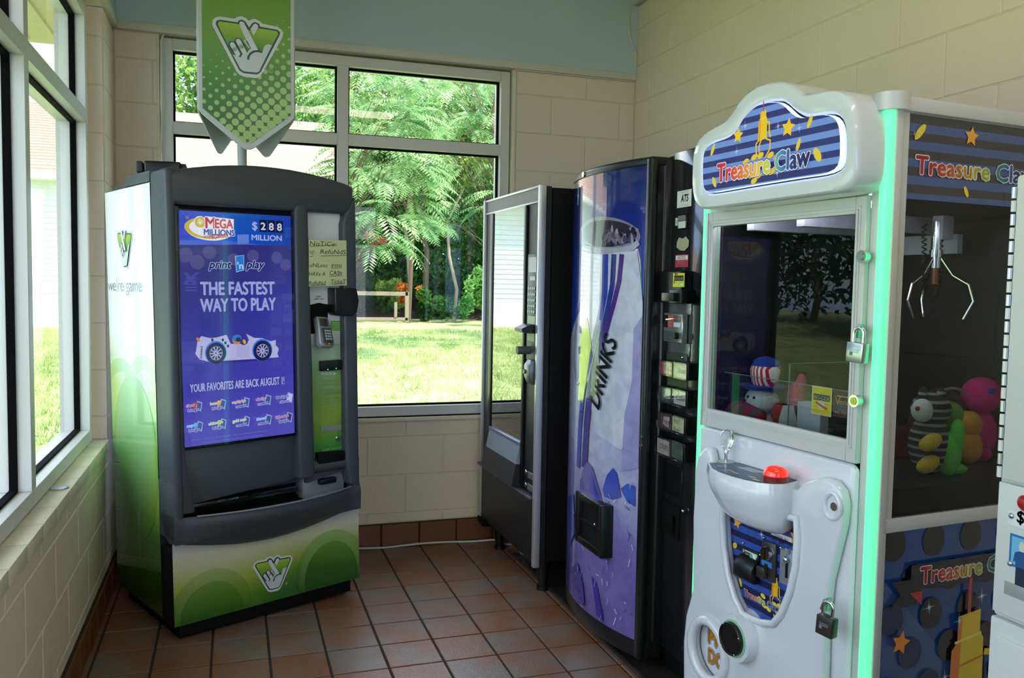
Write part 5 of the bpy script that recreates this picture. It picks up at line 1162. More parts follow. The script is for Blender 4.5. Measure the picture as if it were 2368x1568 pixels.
MB().box(.03, .64, FV-.001, FV+.001, fzt-.002, fzt).box(.299, .302, FV, FV+.003, .93, fzt+.05).box(.299, .302, FV, .30, fzt+.048, fzt+.05).build('acrylic_edge', mat('acrylic edge', '6d7880', .3), CWM)
# interior screws
for px, py, v in ((1737, 592, .5), (1727, 856, .5), (1707, 717, .6), (2218, 0, 0)):
    if px < 2200: u, z = CW.V(px, py, v); MB().ball((min(u, .6), DP-.014, z), (.006, .003, .006), 10).build('screw', CHROME, CWM)
# cloud sign
SV = -.085
def sg(x, y, v=SV): return CW.V(1600+x/4.752, 170+y/4.752, v)
outer = [sg(*p) for p in [(52, 980), (66, 850), (105, 740), (180, 650), (290, 590), (410, 528), (480, 445), (560, 320), (650, 215), (770, 135), (900, 95), (1020, 85), (1130, 118), (1215, 185), (1290, 235), (1370, 222), (1460, 200), (1600, 178), (1710, 195), (1790, 250), (1850, 350), (1885, 520), (1890, 750), (1880, 1000), (1860, 1180), (1790, 1280), (1690, 1310), (1200, 1375), (700, 1440), (200, 1500), (110, 1490), (70, 1420), (45, 1250)]]
inner = [sg(*p, SV-.024) for p in [(108, 1000), (115, 870), (150, 800), (220, 762), (340, 730), (430, 682), (495, 610), (560, 490), (640, 400), (720, 340), (850, 305), (960, 305), (1030, 350), (1110, 430), (1180, 478), (1260, 485), (1380, 455), (1520, 430), (1600, 475), (1645, 560), (1658, 700), (1655, 950), (1625, 1060), (1560, 1092), (1200, 1145), (700, 1228), (150, 1322), (118, 1290), (106, 1150)]]
ctr = sg(850, 880)
def polar(pts, n=120):
    P_ = []; N_ = len(pts)
    for k in range(n):
        a = 2*PI*k/n; d = (math.cos(a), math.sin(a)); best = None
        for i in range(N_):
            x0, y0 = pts[i][0]-ctr[0], pts[i][1]-ctr[1]; x1, y1 = pts[(i+1) % N_][0]-ctr[0], pts[(i+1) % N_][1]-ctr[1]
            ex, ey = x1-x0, y1-y0; den = d[0]*ey-d[1]*ex
            if abs(den) < 1e-9: continue
            t = (x0*ey-y0*ex)/den; s = (x0*d[1]-y0*d[0])/den
            if t > 0 and -1e-6 <= s <= 1+1e-6 and (best is None or t > best): best = t
        P_.append(best)
    for _ in range(2): P_ = [(P_[i-1]+2*P_[i]+P_[(i+1) % n])/4 for i in range(n)]
    return [(ctr[0]+r*math.cos(2*PI*k/n), ctr[1]+r*math.sin(2*PI*k/n)) for k, r in enumerate(P_)]
NO = 160; po, pi_ = polar(outer, NO), polar(inner, NO)
prof = [(-.012, .012), (0, -.0), (.0, -.03), (.01, SV-.002), (.06, SV-.014), (.16, SV-.019), (.5, SV-.020), (.80, SV-.019), (.92, SV-.014), (.97, SV-.008), (1.0, SV+.002)]
def sgn(u, v):
    k = int(round(u*NO)) % NO; i = int(round(v*(len(prof)-1))); t, y = prof[i]; t = max(0, t)
    return Vector((po[k][0]+(pi_[k][0]-po[k][0])*t, y, po[k][1]+(pi_[k][1]-po[k][1])*t))
mb = MB(); mb.grid(sgn, NO, len(prof)-1, True)
sgm = mb.build('cloud_sign', FG, CWM)
MB().prism(po, .010, .014).build('sign_back', FG, CWM)
sgl = mat('sign edge light', 'd8e0ff', .4, emit='c4d0ff', es=.7)
MB().prism([(ctr[0]+(p[0]-ctr[0])*.985, ctr[1]+(p[1]-ctr[1])*.985) for p in pi_], SV-.024, SV-.005, .004, 2).build('edge_light', sgl, CWM)
P = Print(clip=None)
inn = pi_
def inside_clip(): pass
PZ = SV-.0245
z0_, z1_ = min(p[1] for p in inn), max(p[1] for p in inn)
# stripes clipped to the cloud: cut each stripe against radial wedges of the outline
hst = .0155; k = 0; zz = z1_+.02
sc9 = lambda p: (ctr[0]+(p[0]-ctr[0])*.972, ctr[1]+(p[1]-ctr[1])*.972)
tri = [(ctr, sc9(inn[i]), sc9(inn[(i+1) % NO])) for i in range(NO)]
while zz > z0_-.02:
    c_ = '2b3070' if k % 2 else '7096d8'; P.L = 1
    for A_, B_, C_ in tri:
        poly_ = [(*A_, *lin(c_)), (*B_, *lin(c_)), (*C_, *lin(c_))]
        poly_ = _clip(poly_, 0, 1, zz); poly_ = _clip(poly_, 0, -1, -(zz-hst)) if len(poly_) > 2 else []
        if len(poly_) > 2: P.f.append((poly_, 1))
    zz -= hst; k += 1
P.L = 3
s_ = lambda x, y: sg(x, y, PZ)
e = s_(775, 640); k_ = .125
clawpic(P, s_(768, 900)[0], s_(768, 880)[1], (s_(768, 330)[1]-s_(768, 900)[1])*1.0, 'f0cc18', 'e8a818')
for x, y in ((690, 920), (760, 900), (870, 895), (940, 920), (600, 970), (660, 1120), (740, 1120), (690, 1180), (880, 1080), (930, 1040)): P.ell(*s_(x, y), .012, .007, 'e8cc28', .3)
for x, y, rx, ry, r_ in ((238, 840, .006, .017, -.45), (255, 1195, .007, .016, .5), (1180, 780, .006, .016, -.35), (1390, 893, .010, .019, .6), (1308, 530, .006, .016, -.45)): P.ell(*s_(x, y), rx, ry, 'e4d038', r_)
P.star(*s_(518, 682), .021, 'f4d020', .1); P.star(*s_(1070, 596), .024, 'f4d020', .15)
for x, y in ((598, 578), (962, 582), (505, 860), (955, 1095), (1200, 600)): P.sparkle(*s_(x, y), .014)
a = s_(300, 1130); b = s_(1320, 1075); b = s_(1310, 1050)
title(P, a[0], a[1]-.016, .047, b[0]-a[0], math.atan2(.004, b[0]-a[0])+.0)
SGN = printmat('backlit sign film', .25, emit=.62)
P.build('sign_face', SGN, CWM, lambda u, z, o: (u, PZ-o*.4, z), label='backlit striped sign face with the claw picture')
MB().prism([(ctr[0]+(p[0]-ctr[0])*1.01, ctr[1]+(p[1]-ctr[1])*1.01) for p in inn[::4]], SV-.004, SV).build('sign_box', BLKM, CWM)
# lower front shell -------------------------------------------
FV0 = -.018
SH = -.050
PVH = FV0-.006
def sh(px, py, v=SH): return CW.V(px, py, v)
bodyp = [sh(*p) for p in [(1606, 1085), (1612, 1052), (1628, 1034), (1640, 1036), (1650, 1085), (1700, 1110), (1780, 1125), (1840, 1132), (1856, 1116), (1872, 1110), (1900, 1104), (1925, 1112), (1944, 1136), (1950, 1168), (1946, 1215), (1932, 1275), (1915, 1345), (1905, 1430), (1900, 1600)]]
bodyp = bodyp+[(bodyp[-1][0]-.0, .10), (.05, .10)]
bodyp += [sh(1578, 1600), sh(1578, 1480), sh(1584, 1420), sh(1600, 1360), sh(1600, 1200)]
hole = [sh(*p, PVH if i < 6 else SH) for i, p in enumerate([(1694, 1150), (1690, 1200), (1693, 1260), (1702, 1325), (1718, 1380), (1738, 1418), (1762, 1440), (1790, 1442), (1808, 1420), (1828, 1370), (1841, 1310), (1846, 1240), (1843, 1200), (1800, 1190), (1740, 1165)])]
pz = sh(1640, 1503)
ph = [(pz[0]+.078*math.cos(2*PI*k/32), pz[1]+.084*math.sin(2*PI*k/32)) for k in range(32)]
MB().prism([(.006, .02), (.006, .982), (.60, .982), (.614, .97), (.614, .02)], FV0, .0, .010, 3).build('front_panel', FG, CWM)
MB().prism(bodyp, SH, FV0, .012, 3, holes=[hole[::-1], ph]).build('front_shell', FG, CWM)
MB().tube([(a, SH-.002, b) for a, b in hole], .010, 10, True).build('window_rim', FG, CWM)
MB().tube([(a, SH-.004, b) for a, b in ph], .014, 10, True).build('prize_door_rim', FG, CWM)
P = Print(); hx = [p[0] for p in hole]; hz = [p[1] for p in hole]
P.clip = [(min(hx)-.01, min(hz)-.02), (max(hx)+.01, min(hz)-.02), (max(hx)+.01, max(hz)+.02), (min(hx)-.01, max(hz)+.02)]
stripes(P, min(hx)-.01, min(hz)-.02, max(hx)+.01, max(hz)+.02, .0175, '1b1e48', '2f52a4')
PV2 = FV0-.004
g_ = lambda px, py: CW.V(px, py, PV2)
P.star(*g_(1706, 1208), .018, 'f0a830', .2); P.ell(*g_(1701, 1261), .010, .008, 'e8c838', .6); P.ell(*g_(1714, 1346), .005, .013, 'e8c838', .4); P.sparkle(*g_(1763, 1236), .016); P.star(*g_(1843, 1244), .024, 'f0a830', .1)
a = g_(1722, 1372); b = g_(1792, 1410)
ta = a
e = g_(1790, 1400); clawpic(P, e[0]+.004, e[1]+.002, .092, 'e8b828', 'e08a18')
for x, y in ((1760, 1385), (1770, 1400), (1780, 1408), (1800, 1415), (1810, 1410), (1795, 1398), (1806, 1402), (1768, 1378)): P.ell(*g_(x, y), .010, .006, 'e4cc48', -.3)
P.ell(*g_(1795, 1432), .003, .014, 'e4cc48', .35)
title(P, ta[0]+.004, ta[1]-.002, .017, .140, 0)
P.build('coin_door_picture', INK, CWM, lambda u, z, o: (u, PV2-o*.35, z))
def box_px(name, x0, y0, x1, y1, m, d0, d1, bev=.002, v=PV2, par=None):
    (a, _), (b, _) = CW.V(x0, y0, v), CW.V(x1, y0, v); za = CW.V(x0, y0, v)[1]; zb = CW.V(x1, y1, v)[1]
    return MB().box(a, b, v-d0, v-d1, zb, za, bev).build(name, m, par or CWM)
# bill acceptor, coin mechanism, spare coin plate
bx0, bz1 = g_(1722, 1262); bx1, bz0 = g_(1757, 1350)
MB().box(bx0, bx1, PV2-.008, PV2, bz0, bz1, .002).prism([(PV2-.006, bz0), (PV2-.006, bz0+.065), (PV2-.022, bz0+.058), (PV2-.034, bz0+.038), (PV2-.034, bz0+.008), (PV2-.022, bz0)], bx0-.006, bx1+.004, axis='x', bev=.003).build('bill_acceptor', BLK, CWM)
P = Print(); P.rect(bx0+.004, bz0+.070, bx1-.004, bz1-.006, 'd0ccb0'); P.rect(bx0+.010, bz1-.020, bx1-.008, bz1-.010, '20221e'); P.text('INSERT BILL HERE', (bx0+bx1)/2, bz1-.018, .005, 'd8d4c0', w=(bx1-bx0)*.55, align='c', off=.01); P.rect((bx0+bx1)/2, bz0+.074, bx1-.007, bz1-.023, '4fae98'); P.poly([((bx0+bx1)/2+.008, bz0+.076), (bx1-.008, bz0+.076), (bx1-.009, bz1-.035)], 'd8e4dc'); P.line([(bx0+.009, bz1-.012), (bx0+.009, bz0+.08)], .003, '20221e')
for k in range(4): P.line([(bx0+.014, bz1-.028-.007*k), ((bx0+bx1)/2-.006, bz1-.028-.007*k)], .002, '6a6450')
P.build('bill_label', INKP, CWM, lambda u, z, o: (u, PV2-.009-o*.3, z))
cx0, cz1 = g_(1768, 1246); cx1, cz0 = g_(1797, 1349); gm = mat('worn gunmetal', '5d5b58', .3, metal=.8)
MB().box(cx0, cx1, PV2-.010, PV2, cz0, cz1, .003).build('coin_mechanism', gm, CWM)
mx_ = (cx0+cx1)/2
MB().cyl((mx_, PV2-.022, cz1-.030), (mx_, PV2-.008, cz1-.030), .017, .019, 24).build('coin_button', CHROME, CWM); MB().box(mx_-.0015, mx_+.0015, PV2-.024, PV2-.02, cz1-.046, cz1-.014).box(mx_-.01, mx_+.004, PV2-.014, PV2-.009, cz0+.045, cz1-.075, .003).build('coin_gap', BLK, CWM)
MB().box(cx0+.006, cx1-.010, PV2-.012, PV2-.009, cz1-.066, cz1-.052).build('blue_tape', mat('blue tape', '2a7cc4', .5), CWM)
MB().box(cx0, cx0+.03, PV2-.026, PV2-.008, cz0+.004, cz0+.034, .003).build('coin_cup', gm, CWM)
sx0, sz1 = g_(1807, 1262); sx1, sz0 = g_(1838, 1362)
MB().box(sx0, sx1, PV2-.004, PV2, sz0, sz1, .002).build('coin_plate', mat('bright plate', '9fa6aa', .35, metal=.5), CWM); mx_ = (sx0+sx1)/2
MB().box(mx_-.001, mx_+.001, PV2-.0055, PV2-.003, sz1-.060, sz1-.025).box(mx_-.004, mx_+.004, PV2-.0055, PV2-.003, sz0+.02, sz0+.062).build('plate_slot', BLK, CWM); MB().ball((mx_, PV2-.008, sz0+.068), (.009, .007, .009), 14).build('plate_knob', CHROME, CWM)
for x, z in ((sx0+.004, sz1-.004), (sx1-.004, sz1-.006), (sx1-.005, sz0+.006), (cx0+.003, cz1+.004), (bx0, bz1+.008), (bx1+.004, bz1-.004)): MB().ball((x, PV2-.006, z), (.0035, .003, .0035), 8).build('screw', CHROME, CWM)
P = Print(); a = g_(1787, 1222); b = g_(1834, 1262); P.rect(a[0], b[1]+.008, b[0], a[1]-.004, 'd8dad4'); P.text('QUARTERS ONLY', (a[0]+b[0])/2, a[1]-.018, .007, '20221e', w=.052, align='c', off=.02); P.text('$.25', (a[0]+b[0])/2, a[1]-.030, .007, '20221e', align='c', off=.02); P.text('1 PLAY', (a[0]+b[0])/2, a[1]-.041, .007, '20221e', align='c', off=.02)
for k in range(4): P.line([(a[0]+.003, a[1]-.014-.006*k), (a[0]+.012+.003*k, a[1]-.020-.006*k)], .0015, '20221e'); P.line([(b[0]-.003, a[1]-.030-.005*k), (b[0]-.014, a[1]-.026-.005*k)], .0015, '20221e')
P.text('scratch', mx_-.012, sz0+.06, .010, '5a86b0', w=.05, rot=.9, off=.0); P.text('lucky', mx_-.012, sz1-.05, .010, '5a86b0', w=.035, rot=.8, off=.0)
P.build('price_sticker', INKP, CWM, lambda u, z, o: (u, PV2-.0048-o*.3, z))
# control bowl
zT = .905
def zt(px, py, z=zT): return CW.Z(px, py, z)
tipL, tipR = zt(1636, 1070), zt(1851, 1111)
front = [zt(*p) for p in [(1636, 1070), (1642, 1082), (1660, 1092), (1690, 1102), (1720, 1110), (1755, 1117), (1785, 1120), (1810, 1120), (1832, 1116), (1851, 1111)]]
back = []
cxb = (tipL[0]+tipR[0])/2
fr2 = []
for i in range(len(front)-1):
    for k in range(4): fr2.append((front[i][0]+(front[i+1][0]-front[i][0])*k/4, front[i][1]+(front[i+1][1]-front[i][1])*k/4))
fr2.append(front[-1])
def bowl(u, v):
    k = min(len(fr2)-1, int(round(u*(len(fr2)-1)))); a, b = fr2[k]; t = v
    bz = zT-.145*math.sin(t*PI/2)**.9; s = math.cos(t*PI/2)**.62 if t < 1 else 0
    kx = .25+.75*s
    return Vector((cxb+.03*t+(a-cxb)*kx*(1.0+.02*math.sin(PI*min(1, t*4))), FV0+(b-FV0)*(s*1.0 if t < 1 else 0)*(1+.06*math.sin(PI*min(1, t*3))), bz))
MB().grid(bowl, len(fr2)-1, 16).prism([(a, b) for a, b in fr2]+[(fr2[-1][0], FV0), (fr2[0][0]+.02, FV0)], zT-.008, zT, axis='z').build('control_bowl', FG, CWM)
P = Print(); pl_ = [(cxb+(a-cxb)*.965, FV0+(b-FV0)*.95) for a, b in fr2]; pl_ = [(a, b) for a, b in pl_ if b < FV0]+[(pl_[-1][0], FV0-.001), (pl_[0][0]+.03, FV0-.001)]
x0_, x1_ = min(p[0] for p in pl_), max(p[0] for p in pl_); y0_ = min(p[1] for p in pl_)
P.clip = None
P.poly(pl_, '1c2548')
kk = 0; xx = y0_
while xx < FV0-.01:
    xs = []
    n_ = len(pl_)
    for i in range(n_):
        (xa, ya), (xb, yb_) = pl_[i-1], pl_[i]; ym_ = xx+.003
        if (ya-ym_)*(yb_-ym_) < 0: xs.append(xa+(xb-xa)*(ym_-ya)/(yb_-ya))
    if len(xs) >= 2 and kk % 2: P.poly([(min(xs)+.003, xx), (max(xs)-.003, xx), (max(xs)-.003, xx+.008), (min(xs)+.003, xx+.008)], '3a5280', False); P.L -= 1
    xx += .008; kk += 1
P.L += 2
a = zt(1735, 1088); P.poly([(a[0]-.045, a[1]-.014), (a[0]+.03, a[1]-.014), (a[0]+.045, a[1]+.02), (a[0]-.03, a[1]+.02)], '8f9cac')
for px, py, c__ in ((1690, 1090, 'b89a70'), (1700, 1095, 'b89a70'), (1740, 1105, 'b8b060'), (1748, 1111, 'c8c030'), (1665, 1080, '8a90a0')): q = zt(px, py); P.ell(q[0], q[1], .014, .006, c__)
P.build('control_plate', INK, CWM, lambda u, y, o: (u, y, zT+.001+o*.3))
q = zt(1679, 1069); ACRY = bpy.data.materials.new('clear knob'); ACRY.use_nodes = True; bb = ACRY.node_tree.nodes['Principled BSDF']; bb.inputs['Transmission Weight'].default_value = 1; bb.inputs['Roughness'].default_value = .02; bb.inputs['IOR'].default_value = 1.47
js = bpy.data.objects.new('joystick', None); COL.objects.link(js); js.parent = CWM; js.location = (q[0], q[1], zT+.001)
MB().cyl((0, 0, 0), (0, 0, .002), .026, n=28).build('collar', mat('clear washer', '9ba4a0', .2), js); MB().cyl((0, 0, 0), (0, 0, .035), .005, n=14).build('shaft', CHROME, js)
MB().lathe([(0, .024), (.008, .024), (.0085, .036), (.013, .042), (.018, .054), (.0195, .066), (.018, .078), (.012, .088), (0, .092)], (0, 0, 0), 24).build('knob', ACRY, js)
q = zt(1785, 1113); bt = bpy.data.objects.new('push_button', None); COL.objects.link(bt); bt.parent = CWM; bt.location = (q[0], q[1]+.012, zT+.001)
MB().cyl((0, 0, 0), (0, 0, .014), .033, n=32).build('button_ring', mat('dark red ring', '7c1418', .25, coat=.5), bt)
MB().lathe([(.031, .012), (.031, .020), (.028, .029), (.018, .036), (0, .039)], (0, 0, 0), 32).build('button_cap', mat('glowing red cap', 'e8281c', .15, emit='ff2408', es=.55, coat=1), bt)
# speaker, prize door, lock recess, padlocks
q = sh(1717, 1472); sp_ = -.085
MB().cyl((q[0], SH-.03, q[1]), (q[0], FV0, q[1]), .062, .074, 40).build('speaker_pod', FG, CWM)
MB().cyl((q[0], SH-.034, q[1]), (q[0], SH-.030, q[1]), .050, n=40).build('glow_ring', mat('green glow ring', '8fb8a0', .4, emit='2c9c58', es=.12), CWM)
MB().cyl((q[0], SH-.042, q[1]), (q[0], SH-.032, q[1]), .045, n=40).build('speaker_cover', BLK, CWM); MB().tube([(q[0]+.042*math.cos(t), SH-.043, q[1]+.042*math.sin(t)) for t in [2*PI*k/36 for k in range(36)]], .003, 6, True).build('speaker_ring', BLK, CWM)
for t in (.4, 2.2, 3.9, 5.3): MB().ball((q[0]+.042*math.cos(t), SH-.046, q[1]+.042*math.sin(t)), .0022, 8).build('screw', CHROME, CWM)
DV = FV0-.004
P = Print(clip=[(pz[0]+.077*math.cos(2*PI*k/32), pz[1]+.083*math.sin(2*PI*k/32)) for k in range(32)])
P.rect(pz[0]-.09, pz[1]-.09, pz[0]+.09, pz[1]+.09, 'd4dce6')
tx = CW.V(1639, 1462, DV)
P.text('PRIZE', tx[0], tx[1]-.030, .040, 'f0b82c', w=.150, off=.045, out='e0825c', outw=.022, out2='3a7cd0', out2w=.055)
P.text('DOOR', tx[0]+.004, tx[1]-.086, .040, 'f0b82c', w=.135, off=.045, out='e0825c', outw=.022, out2='3a7cd0', out2w=.055)
P.build('prize_door', INKG, CWM, lambda u, z, o: (u, DV-o*.4, z), label='round prize door lettered prize door')
q = sh(1926, 1170); MB().tube([(q[0]+.024*math.cos(t), SH-.001, q[1]+.030*math.sin(t)) for t in [2*PI*k/28 for k in range(28)]], .006, 8, True).build('lock_recess', FG, CWM)
MB().cyl((q[0]+.006, SH-.004, q[1]), (q[0]+.006, SH+.01, q[1]), .010, n=20).build('front_lock', CHROME, CWM)
def padlock(px, py, v, body, label, sc_=1.0, yaw=0):
    u, z = CW.V(px, py, v); t = thing('padlock', label, 'padlock', mat_=CW.M @ Matrix.Translation((u, v, z)) @ Matrix.Rotation(yaw, 4, 'Z') @ Matrix.Rotation(.06, 4, 'Y') @ Matrix.Scale(sc_, 4))
    MB().box(-.022, .022, -.012, .012, -.046, 0, .0025, 2).build('lock_body', body, t)
    MB().tube([(-.013, 0, -.004), (-.013, 0, .018)]+[(.013*math.cos(a), 0, .020+.014*math.sin(a)) for a in np.linspace(PI, 0, 9)]+[(.013, 0, .018), (.013, 0, -.004)], .0045, 10).build('shackle', CHROME, t)
    P = Print()
    for k in range(3): P.line([(-.012, -.016-.003*k), (.012, -.016-.003*k)], .001, '8a8f94')
    P.rect(-.012, -.030, -.004, -.022, '70757a')
    P.text('LOCK', .004, -.030, .005, '7c8186', align='c') if False else None
    P.build('engraving', INKP, t, lambda u_, z_, o: (u_, -.0122-o*.2, z_))
padlock(1985, 792, -.045, mat('polished steel lock', 'b9c4c8', .25, metal=.8), 'bright silver padlock hanging on the glass door of the claw machine', 1.0, .1)
padlock(1914, 1425, -.085, mat('dark bronze lock', '4a4440', .35, metal=.6), 'dark bronze padlock hanging on the lower front of the claw machine', 1.0, .15)
for px, py, v in ((1996, 768, -.02), (1920, 1398, -.062)):
    u, z = CW.V(px, py, v); MB().prism([(u-.012, z-.012), (u+.004, z-.014), (u+.006, z+.018), (u+.0, z+.018)], v-.022, v, .002).build('hasp', STEEL, CWM)
# claws and coiled cables
def claw(u, v, z, par, n=3):
    t = bpy.data.objects.new('claw', None); COL.objects.link(t); t.parent = par; t.location = (u, v, z)
    MB().cyl((0, 0, .0), (0, 0, .10), .014, n=20).cyl((0, 0, .03), (0, 0, .05), .018, n=20).cyl((0, 0, .095), (0, 0, .13), .012, n=20).build('motor_tube', CHROME, t)
    MB().cyl((0, 0, -.045), (0, 0, 0), .010, n=16).build('spring_core', mat('copper sleeve', '8a5a40', .3, metal=.6), t)
    for k in range(n):
        a = 2*PI*k/n+.5; c_, s_ = math.cos(a), math.sin(a)
        MB().tube([(.012*c_, .012*s_, .03), (.045*c_, .045*s_, -.02), (.085*c_, .085*s_, -.045), (.098*c_, .098*s_, -.09), (.075*c_, .075*s_, -.14)], .0035, 8).build('prong', CHROME, t)
    MB().tube([(0, .0, .20), (.004, 0, .13)], .002, 6).build('string', BLKM, t)
    return t
def coil(pts, r, par, name='coiled_cable'):
    C_ = []; N_ = 260
    for i in range(N_):
        t = i/(N_-1)*(len(pts)-1); k = min(int(t), len(pts)-2); f_ = t-k; p = Vector(pts[k])*(1-f_)+Vector(pts[k+1])*f_; d = (Vector(pts[k+1])-Vector(pts[k])).normalized(); a = Vector((0, 1, 0)); b = d.cross(a)
        C_.append(p+(a*math.cos(i*1.25)+b*math.sin(i*1.25))*r)
    MB().tube(C_, .0022, 5).build(name, BLK, par)
u, z = .40, CW.V(2163, 610, .25)[1]
cu = []
import itertools
px0 = CW.U(2163, 620, .38)
claw(.38, px0[0], px0[1]+.0, CWM)
ar = [(.38, px0[0]-.05, px0[1]+.12), (.38, px0[0]-.045, px0[1]-.02), (.38, px0[0]-.03, px0[1]-.07), (.38, px0[0]+.0, px0[1]-.085), (.38, px0[0]+.02, px0[1]-.05), (.38, px0[0]+.015, px0[1]+.1)]
coil(ar, .006, CWM)
p2 = CW.V(1870, 610, .30); claw(p2[0]-.14, .30, p2[1]+.03, CWM) if False else None
# plush toys and boxes: each lies on the prize floor
def PW(u, v, z=PFZ): return CW.M @ Matrix.Translation((u, v, z))
def plushmat(n_, c__): return mat(n_, c__, .95, bump=.6, bscale=260)
WHT, RED, BLUP, PNK, GRN, LIM, YEL, ORG, DST = [plushmat(a, b) for a, b in (('white plush', 'dcdcd8'), ('red plush', 'b01824'), ('blue plush', '1c3c9c'), ('pink plush', 'c81c70'), ('green plush', '6c9c3c'), ('lime plush', '62d84a'), ('yellow plush', 'dcc040'), ('orange plush', 'd09030'), ('dark striped plush', '2a3230'))]
def stripemat(name, c0, c1, axis, n):
    m = mat(name, c0, .95); nt = m.node_tree; b = nt.nodes['Principled BSDF']; tc_ = nt.nodes.new('ShaderNodeTexCoord'); wv = nt.nodes.new('ShaderNodeTexWave'); wv.wave_type = 'BANDS'; wv.bands_direction = axis; wv.inputs['Scale'].default_value = n; wv.inputs['Distortion'].default_value = .6
    r = nt.nodes.new('ShaderNodeValToRGB'); r.color_ramp.interpolation = 'CONSTANT'; e = r.color_ramp.elements; e[0].color = (*lin(c0), 1); e[1].position = .5 if c1 != '8a9488' else .72; e[1].color = (*lin(c1), 1)
    nt.links.new(tc_.outputs['Object'], wv.inputs['Vector']); nt.links.new(wv.outputs['Fac'], r.inputs[0]); nt.links.new(r.outputs[0], b.inputs['Base Color']); return m
RWS = stripemat('red and white stripes', 'c42030', 'e4e0dc', 'X', 26); DSS = stripemat('grey stripes on black', '1c2422', '8a9488', 'Z', 16)
def put(name, label, cat, px, py, v, z=PFZ, rz=0, grp='prizes inside the claw machine'):
    u = CW.V(px, py, v)[0]; return thing(name, label, cat, mat_=PW(min(.61, max(.06, u)), v, z) @ Matrix.Rotation(rz, 4, 'Z'), group=grp)
ul, zl = CW.V(1762, 925, .16)
t = thing('snowman_plush', 'white plush with a striped top hat sitting inside the glass', 'plush toy', mat_=PW(ul, .17), group='prizes inside the claw machine')
MB().ball((0, 0, .05), (.06, .05, .055), 20).ball((0, -.01, zl-PFZ-.0), (.056, .045, .040), 22).build('body', WHT, t)
hz_ = zl-PFZ+.03
MB().lathe([(0, 0), (.062, .004), (.070, .014), (.062, .018), (.036, .014), (0, .016)], (0, -.005, hz_), 26).build('hat_brim', BLUP, t); MB().lathe([(.034, 0), (.042, .02), (.045, .05), (.040, .062)], (0, 0, hz_+.012), 26).build('hat_band', RWS, t); MB().lathe([(.041, 0), (.036, .016), (.018, .026), (0, .029)], (0, 0, hz_+.072), 24).build('hat_top', BLUP, t)
for x, z in ((-.012, .012), (.014, .012), (-.028, .0)): MB().ball((x, -.052, zl-PFZ+z-.002), .0045, 10).build('bead', BLK, t)
MB().ball((.062, .0, zl-PFZ-.035), (.022, .02, .035), 14).build('arm', RED, t)
ul, zl = CW.V(1700, 955, .12); t = thing('football_plush', 'red football shaped plush in the front left corner of the glass case', 'plush toy', mat_=PW(ul+.02, .12), group='prizes inside the claw machine')
MB().ball((0, 0, zl-PFZ+.002), (.105, .055, .040), 26).ball((0, 0, .035), (.08, .05, .036), 20).build('body', stripemat('red and grey patches', 'b01c28', '5a4a4c', 'X', 9), t)
ul, zl = CW.V(1828, 925, .20); t = thing('pink_plush', 'upright pink plush mitt beside the striped hat', 'plush toy', mat_=PW(ul, .22), group='prizes inside the claw machine')
MB().ball((0, 0, .06), (.035, .03, .06), 20).ball((.0, 0, zl-PFZ), (.028, .025, .055), 20).ball((.02, 0, zl-.875), (.016, .014, .03), 14).build('body', PNK, t)
ul, zl = CW.V(1873, 957, .10); t = thing('gift_box', 'white cardboard prize box lying behind the yellow sticker', 'box', mat_=PW(ul, .11) @ Matrix.Rotation(.25, 4, 'Z'), group='prizes inside the claw machine')
MB().box(-.035, .035, -.02, .02, 0, zl-PFZ+.03, .001, 1).build('box', mat('white card', 'b8bcc4', .6), t)
ul, zl = CW.V(1815, 975, .09); t = thing('gift_box', 'open white box flap beside the pink paw print box', 'box', mat_=PW(ul, .10) @ Matrix.Rotation(-.4, 4, 'Z'), group='prizes inside the claw machine')
MB().prism([(-.03, 0), (-.03, zl-PFZ), (.0, zl-PFZ+.045), (.03, zl-PFZ), (.03, 0)], -.015, .015).build('box', bpy.data.materials['white card'], t)
ul, zl = CW.V(1850, 965, .13); t = thing('paw_box', 'black box printed with pink paw pads', 'box', mat_=PW(ul-.005, .15), group='prizes inside the claw machine')
MB().box(-.022, .022, -.015, .015, 0, zl-PFZ+.02, .001, 1).build('box', BLKM, t)
P = Print()
for x, z, r_ in ((0, .0, .013), (-.012, .018, .007), (.004, .024, .007), (.015, .012, .007)): P.ell(x, zl-PFZ-.02+z, r_, c='c03c78')
P.build('paw_print', INKP, t, lambda u_, z_, o: (u_, -.0155-o*.2, z_))
cl_ = CW.U(2178, 530, .38); MB().box(.365, .40, cl_[0]-.022, cl_[0]+.022, cl_[1]-.03, 1.60, .003).build('carriage', mat('pale grey carriage', 'b4b4c4', .4), CWM)
MB().box(.30, .33, .06, .62, 1.555, 1.60, .002).box(.10, .13, .06, .62, 1.555, 1.60, .002).box(.08, .36, .60, .62, 1.50, 1.555).build('gantry_rail', bpy.data.materials['pale grey carriage'], CWM)
MB().box(.05, .60, .035, .050, 1.585, 1.599, .002).build('case_lamp', mat('case lamp', 'ffffff', .4, emit='f4f6ff', es=13.0), CWM)
